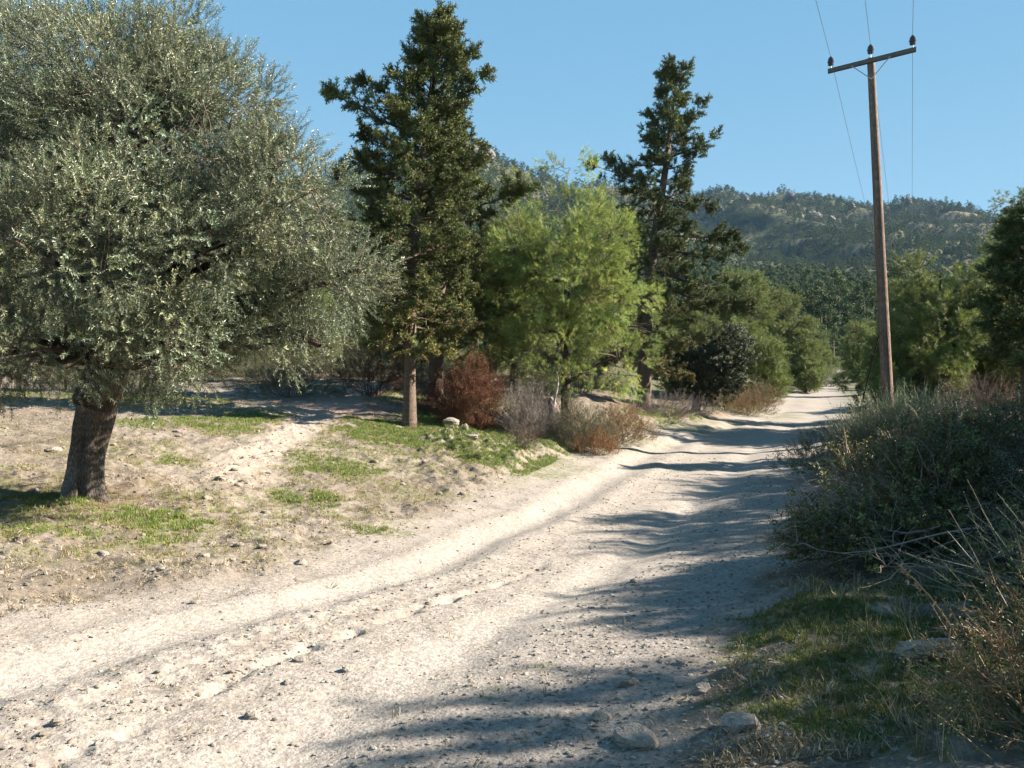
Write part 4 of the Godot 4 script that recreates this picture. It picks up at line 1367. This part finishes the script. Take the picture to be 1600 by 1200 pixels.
	bush("scrub_bush", "brownish scrub under the olive-green broad pine", Vector2(10.6, -38.5), Vector3(1.4, 1.5, 1.1), scrub_s, leaf, 560, Color(1.2, 1.0, 0.8), Color(0.2, 0.16, 0.12), 0.4, 0.2)
	bush("scrub_bush", "rounded brown-green scrub left of the green verge", Vector2(13.2, -41.0), Vector3(1.2, 1.2, 1.0), scrub_s, leaf, 460, Color(1.3, 1.05, 0.8), Color(0.2, 0.16, 0.12), 0.4, 0.2)
	bush("sage_bush", "pale grey rounded bush at the far end of the road", Vector2(31.8, -78.0), Vector3(2.8, 2.2, 2.0), sage_s, leaf, 900, Color(1.2, 1.15, 1.15), Color(0.2, 0.18, 0.15), 0.5, 0.3)
	bush("sage_bush", "small pale grey bush on the verge before the road's far end", Vector2(21.5, -60.0), Vector3(1.6, 1.1, 1.4), sage_s, leaf, 500, Color(1.25, 1.2, 1.2), Color(0.2, 0.18, 0.15), 0.5, 0.3)
	bush("twiggy_bush", "grey tangle of fallen twigs on the shaded bank above the road", Vector2(5.6, -28.0), Vector3(1.7, 0.7, 1.0), grey_s, dry, 620, Color(0.7, 0.7, 0.75), Color(0.2, 0.18, 0.17), 0.1, 0.15)
	bush("twiggy_bush", "grey leafless thicket under the broad dark pine right of the pole", Vector2(12.2, -20.2), Vector3(1.7, 1.3, 1.2), grey_s, dry, 700, Color(0.7, 0.65, 0.65), Color(0.2, 0.17, 0.15), 0.2, 0.15)
	bush("dead_bush", "rust-brown dead growth between the olive crown and the tallest conifer", Vector2(-4.2, -23.5), Vector3(1.3, 2.4, 1.0), red_s, dry, 560, Color(0.75, 0.75, 0.75), Color(0.14, 0.10, 0.08), 0.3, 0.2)
	bush("scrub_bush", "low dark scrub in the shade beneath the olive's right side", Vector2(-6.6, -22.5), Vector3(1.5, 0.9, 1.0), scrub_s, leaf, 420, Color(0.75, 0.85, 0.75), Color(0.16, 0.12, 0.1), 0.3, 0.2)
	var scrub := bush("scrub_bush", "low dark scrub in the shaded ground behind the olive and the conifers", Vector2(-8.2, -26.5), Vector3(1.3, 0.9, 1.0), scrub_s, leaf, 420, Color(0.7, 0.8, 0.65), Color(0.16, 0.12, 0.1), 0.3, 0.2, 0.0, "low scrub behind the olive and the conifers")
	for e in [[-11.6, -28.0, 1.2], [-14.5, -25.5, 1.1], [-5.0, -28.5, 1.2], [-3.2, -27.0, 1.0], [-18.0, -28.0, 1.4], [-6.8, -31.0, 1.5], [-9.8, -31.5, 1.4], [-1.0, -27.5, 1.1], [0.6, -26.0, 1.0], [-13.2, -32.5, 1.5], [-2.6, -31.5, 1.5], [-16.5, -21.0, 1.0], [2.6, -30.0, 1.4], [-12.8, -22.5, 0.8]]:
		copy_tree(scrub, Vector3(e[0], ground(e[0], e[1]), e[1]), e[0] * 3.0, e[2], "low dark scrub in the shaded ground behind the olive and the conifers", "low scrub behind the olive and the conifers")
	bush("scrub_bush", "dark green scrub behind the olive trunk", Vector2(-10.5, -21.0), Vector3(1.6, 1.0, 1.0), scrub_s, leaf, 420, Color(0.75, 0.9, 0.7), Color(0.16, 0.12, 0.1), 0.3, 0.2)
	bush("carob_bush", "dark broad-leaved bush at the road's right side past the grey-green bush", Vector2(13.4, -27.5), Vector3(1.4, 1.3, 1.2), carob_s, mats["dull_leaf"], 360, one, Color(0.14, 0.11, 0.09), 0.3, 0.3)
	for e in [[14.4, -45.5, 0.9, "brown-green scrub on the left verge where the road rises"], [16.6, -51.5, 1.0, "second clump of scrub along the left verge, beyond the first"], [24.4, -69.5, 1.3, "dusky scrub clump at the left verge near the road's far end"], [28.0, -74.5, 1.5, "last scrub clump beside the pale grey bush at the road's far end"], [20.6, -62.0, 1.0, "scrub clump on the green verge beneath the young pine"]]:
		copy_tree(scrub, Vector3(e[0], ground(e[0], e[1]), e[1]), e[0], e[2], e[3])
	# a dead stump and its leaning branch
	var at := Vector3(1.05, ground(1.05, -21.0), -21.0)
	var st := thing("tree_stump", "pale weathered stump with a leaning dead branch under the bright pine", "tree stump", at)
	var b := Builder.new()
	b.tube([Vector3(0, -0.1, 0), Vector3(0.02, 0.3, 0), Vector3(0.0, 0.62, 0.02), Vector3(-0.08, 0.82, 0), Vector3(-0.1, 0.86, 0)], [0.34, 0.25, 0.21, 0.13, 0.01], 16, Color(0.34, 0.29, 0.25), noise_b, 0.7)
	obj("stump", b.mesh(), mats["bark"], st)
	var br := Builder.new()
	br.tube(limb_pts(Vector3(0.12, 0.35, 0.1), Vector3(0.15, 1.55, 0.2), 8, 0.12, 0.0), taper(8, 0.05, 0.015), 7, Color(0.42, 0.38, 0.34))
	obj("dead_branch", br.mesh(), mats["twig"], st)


func scrub_small(cols: Array, bark: Array) -> ArrayMesh:
	return brush_sprig(0.22, 6, 52, bark, cols, 0.016)


func thorn_stem() -> ArrayMesh:
	var b := Builder.new()
	var length := 0.42
	b.tube([Vector3.ZERO, Vector3(0.02, length * 0.5, 0.01), Vector3(0.06, length, 0.0)], [0.004, 0.003, 0.0015], 4, Color(0.20, 0.20, 0.14))
	for i in 44:
		var t := rf(0.08, 1.0)
		var a := i * 2.4
		var out := (Vector3(cos(a), 0.35, sin(a))).normalized()
		var p := Vector3(0.06 * t * t, length * t, 0)
		var col := shade(Color(0.13, 0.165, 0.125), 0.25)
		if i % 3 == 0:
			b.blade(p, p + out * rf(0.015, 0.035), out.cross(Vector3.UP).normalized() * 0.0012, Color(0.26, 0.25, 0.17))
		else:
			b.leaf(p, out, (Vector3.UP + dirv() * 0.4).normalized(), rf(0.014, 0.026), 0.006, col)
	return b.mesh()


func big_shrub(lent_s: Array) -> void:
	var base := Vector3(4.1, ground(4.1, -7.0), -7.0)
	var o := thing("lentisk_shrub", "large dark evergreen shrub with tangled grey twigs filling the right side", "bush", base)
	var lobes := []
	for l in [[1400, 760, 6.6, 105, 85], [1500, 735, 7.2, 110, 75], [1340, 755, 7.4, 55, 45], [1560, 790, 6.2, 110, 100], [1430, 840, 5.9, 105, 60], [1320, 840, 6.3, 65, 55], [1620, 715, 7.4, 110, 75], [1490, 690, 8.2, 60, 30], [1325, 712, 8.4, 38, 24], [1650, 830, 5.6, 100, 80], [1570, 680, 8.4, 60, 34], [1250, 838, 6.5, 22, 22], [1580, 880, 5.2, 70, 45], [1400, 872, 5.7, 100, 42], [1300, 862, 6.1, 62, 40], [1500, 850, 5.5, 95, 65], [1450, 780, 6.4, 90, 70]]:
		lobes.append([pix(l[0], l[1], l[2]) - base, Vector3(l[3], l[4], l[3]) * l[2] / 1208.0])
	var wood := Builder.new()
	var where := []
	var tint := []
	for lobe in lobes:
		var c: Vector3 = lobe[0]
		var from := []
		for k in 9:
			var foot := Vector3(c.x * 0.45 + rf(-0.35, 0.35), -0.05, c.z * 0.45 + rf(-0.35, 0.35))
			var pts := limb_pts(foot, c + dirv() * lobe[1] * 0.98, 7, 0.28, 0.0)
			wood.tube(pts, taper(7, rf(0.008, 0.018), 0.002), 5, shade(Color(0.20, 0.175, 0.155), 0.3))
			from.append_array(pts.slice(3))
		var made := crown([lobe], 230.0, 9, 0.13, 0.1, from, wood, Color(0.15, 0.125, 0.10), 0.4, 0.4, 1.0, 0.02)
		where.append_array(made[0])
		tint.append_array(made[1])
	# long bare branches lying out over the verge
	for e in [[Vector3(3.4, 0.75, -5.6), Vector3(1.95, 0.72, -5.7)], [Vector3(3.5, 0.7, -5.3), Vector3(2.5, 0.55, -5.2)], [Vector3(3.3, 0.7, -6.0), Vector3(2.25, 1.0, -6.1)], [Vector3(4.3, 0.75, -5.4), Vector3(3.3, 0.6, -5.0)]]:
		var pts := limb_pts(e[0] - base, e[1] - base, 9, 0.10, -0.10)
		wood.tube(pts, taper(9, 0.009, 0.002), 6, Color(0.24, 0.20, 0.17))
		for k in 12:
			var p: Vector3 = pts[rng.randi_range(3, 9)]
			var q := p + (dirv() + Vector3.UP * 0.2) * rf(0.1, 0.3)
			wood.tube(limb_pts(p, q, 3, 0.2, 0.0), taper(3, 0.004, 0.0015), 4, Color(0.24, 0.21, 0.18))
			if k % 2 == 0:
				where.append(Transform3D(aim((q - p).normalized(), rf(0, TAU), 0.8), q))
				tint.append(Color(1.1, 1.1, 1.0))
	obj("stems", wood.mesh(), mats["twig"], o).set_meta("kind", "stuff")
	split_copies("leaves", lent_s, mats["leaf"], where, tint, o)


# ------------------------------------------------------------------ grass, litter, gravel, stones
func ground_cover() -> void:
	var green := [Color(0.145, 0.215, 0.045), Color(0.185, 0.24, 0.06), Color(0.115, 0.18, 0.04)]
	var straw := [Color(0.33, 0.28, 0.19), Color(0.25, 0.205, 0.135), Color(0.38, 0.33, 0.24)]
	var tufts := [grass_tuft(13, 0.065, green), grass_tuft(11, 0.08, green), grass_tuft(12, 0.05, [green[0], green[1], straw[1]])]
	var where := []
	var tint := []
	for p in GRASS:
		var area: float = PI * p[2] * p[3]
		var near := -float(p[1]) < 8.0
		var n := int(area * p[4] * (2.4 if near else 1.7) * (480.0 if -float(p[1]) < 14.0 else 340.0 if -float(p[1]) < 22.0 else 110.0))
		for i in n:
			var a := rf(0, TAU)
			var r := 1.3 * sqrt(rng.randf())
			var x: float = p[0] + cos(a) * r * p[2]
			var z: float = p[1] + sin(a) * r * p[3]
			var g := grass_at(x, z)
			if rng.randf() > g * g * 1.2 or absf(road_at(x, z)) < 0.9 and p[2] > 0.2:
				continue
			var s := rf(0.5, 1.15) * (0.55 + 0.5 * g) * (1.5 if -z > 20.0 else 1.0) * (0.6 if p[2] < 0.2 or near else 1.0)
			where.append(Transform3D(aim(Vector3.UP + dirv() * 0.25, rf(0, TAU), s), Vector3(x, ground(x, z) - 0.004, z)))
			var k := rf(0.7, 1.25)
			if near:
				k *= 0.62  # nearest grass, mostly right bank: shade painted in by a darker tint
			tint.append(Color(k * rf(0.9, 1.2) * lerpf(1.55, 1.0, smoothstep(0.2, 0.8, g)), k, k))
	var o := Node3D.new()
	o.name = "grass"
	add_child(o)
	tag(o, "short bright green grass in patches on the field and the banks", "", "", "stuff")
	split_copies("blades", tufts, mats["grass_blade"], where, tint, o)
	# straw
	where = []; tint = []
	var dead := [grass_tuft(9, 0.05, straw), grass_tuft(7, 0.075, straw)]
	for i in 60000:
		var d := 3.0 + 25.0 * rng.randf() ** 1.3
		var x := rf(-0.75, 0.6) * d
		var s := road_at(x, -d)
		if absf(s) < 1.0 and rng.randf() < 0.97:
			continue
		if absf(x + 4.65) < 0.5 and d > 11.5 and rng.randf() < 0.85:
			continue
		if noise_b.get_noise_2d(x + 11.0, -d) + 0.5 * noise_a.get_noise_2d(x, -d) < 0.0 and rng.randf() < 0.8:
			continue
		where.append(Transform3D(aim(Vector3.UP * 0.7 + dirv() * 0.9, rf(0, TAU), rf(0.5, 1.1)), Vector3(x, ground(x, -d) - 0.003, -d)))
		var k := rf(0.35, 1.1)
		tint.append(Color(k, k, k))
	o = Node3D.new()
	o.name = "dry_grass"
	add_child(o)
	tag(o, "thin dead grass scattered over the stony ground", "", "", "stuff")
	split_copies("blades", dead, mats["dry"], where, tint, o)
	# tall thin stalks on the right bank
	where = []; tint = []
	var tall := [grass_tuft(6, 0.22, [straw[0], straw[2], green[1]])]
	for i in 260:
		var x := rf(1.5, 4.6)
		var z := rf(-5.6, -2.7)
		if road_at(x, z) < 1.12 or noise_a.get_noise_2d(x * 2.0, z * 2.0) < -0.05:
			continue
		where.append(Transform3D(aim(Vector3.UP + dirv() * 0.3, rf(0, TAU), rf(0.5, 1.1)), Vector3(x, ground(x, z), z)))
		tint.append(Color(0.8, 0.8, 0.8))
	var t := copies("tall_grass", tall[0], mats["dry"], where, tint)
	tag(t, "sparse tall dry grass on the shaded right bank", "", "", "stuff")
	# needles, bits of twig and leaf
	where = []; tint = []
	var bit := Builder.new()
	bit.tri(Vector3(-0.5, 0, 0.06), Vector3(0.5, 0.02, 0.08), Vector3(0.0, 0.10, -0.10), Color(1, 1, 1))
	bit.tri(Vector3(-0.5, 0, 0.06), Vector3(0.0, 0.10, -0.10), Vector3(-0.3, 0.0, -0.09), Color(1, 1, 1))
	for i in 42000:
		var d := 2.2 + 17.0 * rng.randf() ** 1.7
		var x := rf(-0.74, 0.56) * d
		var ls := road_at(x, -d)
		if noise_a.get_noise_2d(x * 1.3, -d * 1.3) + 0.5 * noise_b.get_noise_2d(x, -d) < -0.02 and rng.randf() < 0.75 or minf(absf(ls + 0.45), absf(ls - 0.36)) < 0.13 and rng.randf() < 0.7:
			continue
		var len_ := (0.005 + 0.020 * rng.randf() ** 3.0) * (1.0 + 0.03 * d)
		where.append(Transform3D(Basis(Vector3.UP, rf(0, TAU)).rotated(dirv(), 0.35) * Basis.from_scale(Vector3(len_ * rf(0.6, 1.2), len_ * 0.9, len_ * rf(0.8, 3.0))), Vector3(x, ground(x, -d) + 0.003, -d)))
		var k := rf(0.06, 0.26)
		tint.append(Color(k * 1.15, k * 0.92, k * 0.72))
	t = copies("leaf_litter", bit.mesh(), mats["dry"], where, tint)
	tag(t, "dark crumbs of twig and leaf strewn over the road", "", "", "stuff")
	# gravel
	where = []; tint = []
	var pebbles := []
	for i in 3:
		pebbles.append(rock_mesh(7, 0.62, Color(1, 1, 1), 5, 7))
	for i in 62000:
		var d := 2.2 + 18.0 * rng.randf() ** 1.6
		var x := rf(-0.74, 0.55) * d
		var s := road_at(x, -d)
		if minf(absf(s + 0.45), absf(s - 0.36)) < 0.12 and rng.randf() < 0.75:
			continue
		var keep := 0.22 + 0.75 * smoothstep(0.1, 0.8, s) * smoothstep(1.3, 1.0, s) + (0.35 if absf(s + 0.12) < 0.16 else 0.0)
		if s < -0.9:
			keep = 0.55
		if rng.randf() > keep:
			continue
		var r := 0.0028 + 0.013 * rng.randf() ** 4.0
		r *= 1.0 + 0.03 * d
		where.append(Transform3D(Basis(dirv(), rf(0, 1.0)).rotated(Vector3.UP, rf(0, TAU)).scaled(Vector3(r * rf(0.9, 1.5), r, r)), Vector3(x, ground(x, -d) + r * 0.1, -d)))
		var k := rf(0.18, 0.40)
		tint.append(Color(k, k * 0.93, k * rf(0.78, 0.88)))
	o = Node3D.new()
	o.name = "gravel"
	add_child(o)
	tag(o, "fine pale gravel lying on the road and the field", "", "", "stuff")
	split_copies("pebbles", pebbles, mats["stone"], where, tint, o)
	# lumps of dried earth on the field and along the gully
	where = []; tint = []
	for i in 4200:
		var d := 3.4 + 14.0 * rng.randf() ** 1.4
		var x := rf(-0.72, 0.2) * d
		var s := road_at(x, -d)
		var by_gully := absf(s + 0.03) < 0.08 and d < 8.5 and rng.randf() < 0.45
		if not by_gully and (s > -0.8 or noise_a.get_noise_2d(x, -d) + 0.6 * noise_b.get_noise_2d(x, -d) < 0.02):
			continue
		var r := 0.008 + 0.030 * rng.randf() ** 2.5
		where.append(Transform3D(Basis(dirv(), rf(0, 1.2)).rotated(Vector3.UP, rf(0, TAU)).scaled(Vector3(r * rf(0.9, 1.5), r, r)), Vector3(x, ground(x, -d) + r * 0.05, -d)))
		var k := rf(0.20, 0.33)
		tint.append(Color(k, k * 0.88, k * 0.75))
	o = Node3D.new()
	o.name = "earth_clods"
	add_child(o)
	tag(o, "crumbled lumps of dry earth on the field and beside the road gully", "", "", "stuff")
	split_copies("clods", pebbles, mats["stone"], where, tint, o)


func stones(stone: Material) -> void:
	var shapes := []
	for i in 6:
		shapes.append(rock_mesh(11, rf(0.5, 0.75), Color(0.31, 0.28, 0.24), 9, 13))
	# u, v, distance-free: x, z, radius, label
	for e in [
		[-4.18, -7.95, 0.085, "flat pale stone on the grass left of the road, front left"], [-3.17, -8.02, 0.075, "pale wedge stone at the front edge of the grass beneath the field path"], [-2.98, -8.5, 0.055, "small white stone above and right of the pale wedge stone"], [-2.15, -7.9, 0.075, "pale stone alone on the left road edge"],
		[-4.75, -6.9, 0.08, "grey stone casting a dark shadow at the left picture edge"], [-5.0, -7.6, 0.05, "small dark stone just above the grey stone at the left edge"], [-4.05, -10.3, 0.09, "broken grey-white stone between the olive trunk and the grass"], [-4.3, -11.4, 0.10, "pale stone in the middle of the bare slope right of the olive"], [-3.95, -11.2, 0.07, "tilted stone beside the one in the middle of the bare slope"],
		[-8.35, -12.35, 0.15, "round stone in the olive's shade at the left picture edge"], [-7.4, -12.5, 0.13, "dark stone among the shaded rocks left of the olive trunk"], [-1.38, -17.6, 0.19, "largest pale boulder, on top of the eroded earth mound"], [-0.75, -17.6, 0.13, "second pale boulder right of the largest one on the mound"], [-0.9, -17.0, 0.16, "pale block below the boulders on the earth mound"], [-0.5, -15.9, 0.08, "white stone in the grass under the earth mound"],
		[-1.35, -4.95, 0.045, "stone with a dark hollow beside the gully in the road"], [-1.0, -4.75, 0.05, "upright clod at the right of the road gully"], [-1.3, -4.55, 0.04, "flat stone just in front of the road gully"], [-1.35, -4.05, 0.05, "crumbled block at the near end of the road gully"], [-2.6, -6.4, 0.05, "light flat stone on the sunlit side of the road"],
		[0.62, -4.15, 0.075, "grey stone in the road shade near the right bank"], [0.42, -3.75, 0.05, "low grey stone left of the stone near the right bank"], [0.55, -3.45, 0.11, "large flat grey stone at the bottom edge of the road"], [0.95, -4.4, 0.045, "pale pebble against the right bank"], [0.98, -3.35, 0.10, "pale broken rock at the bottom edge below the grass"], [1.08, -6.9, 0.05, "small pale stone in the shaded wheel track"], [0.95, -3.9, 0.06, "light stone at the foot of the right bank"], [-0.8, -12.6, 0.07, "white lump on the left road edge below the grass bank"], [-0.55, -12.2, 0.06, "small lump beside the white one on the left road edge"]]:
		var o := obj("stone", shapes[rng.randi() % 6], stone)
		var r: float = e[2]
		o.transform = Transform3D(Basis(Vector3.UP, rf(0, TAU)).rotated(Vector3.RIGHT, rf(-0.2, 0.2)).scaled(Vector3(r * rf(0.9, 1.3), r * rf(0.8, 1.1), r)), Vector3(e[0], ground(e[0], e[1]) + r * 0.08, e[1]))
		tag(o, e[3], "stone")
	for i in 120:
		var d := 7.0 + 12.0 * rng.randf() ** 1.4
		var x := rf(-0.66, -0.02) * d
		if road_at(x, -d) > -1.05:
			continue
		var o := obj("stone", shapes[i % 6], stone)
		var r := (0.022 + 0.055 * rng.randf() ** 2.5) * minf(1.0, d / 11.0)
		o.transform = Transform3D(Basis(Vector3.UP, rf(0, TAU)).rotated(Vector3.RIGHT, rf(-0.3, 0.3)).scaled(Vector3(r * rf(0.9, 1.4), r, r)), Vector3(x, ground(x, -d) + r * 0.15, -d))
		tag(o, "small pale stone scattered on the field left of the road", "stone", "small stones on the field")
	# the flat slab half sunk in the right bank
	var slab := obj("rock_slab", rock_mesh(9, 0.55, Color(0.30, 0.25, 0.20), 12, 18), stone)
	slab.transform = Transform3D(Basis(Vector3.UP, 0.4).scaled(Vector3(0.20, 0.16, 0.17)), Vector3(2.18, ground(2.18, -4.08) + 0.03, -4.08))
	tag(slab, "flat-topped brown rock slab sunk in the shaded right bank", "rock")
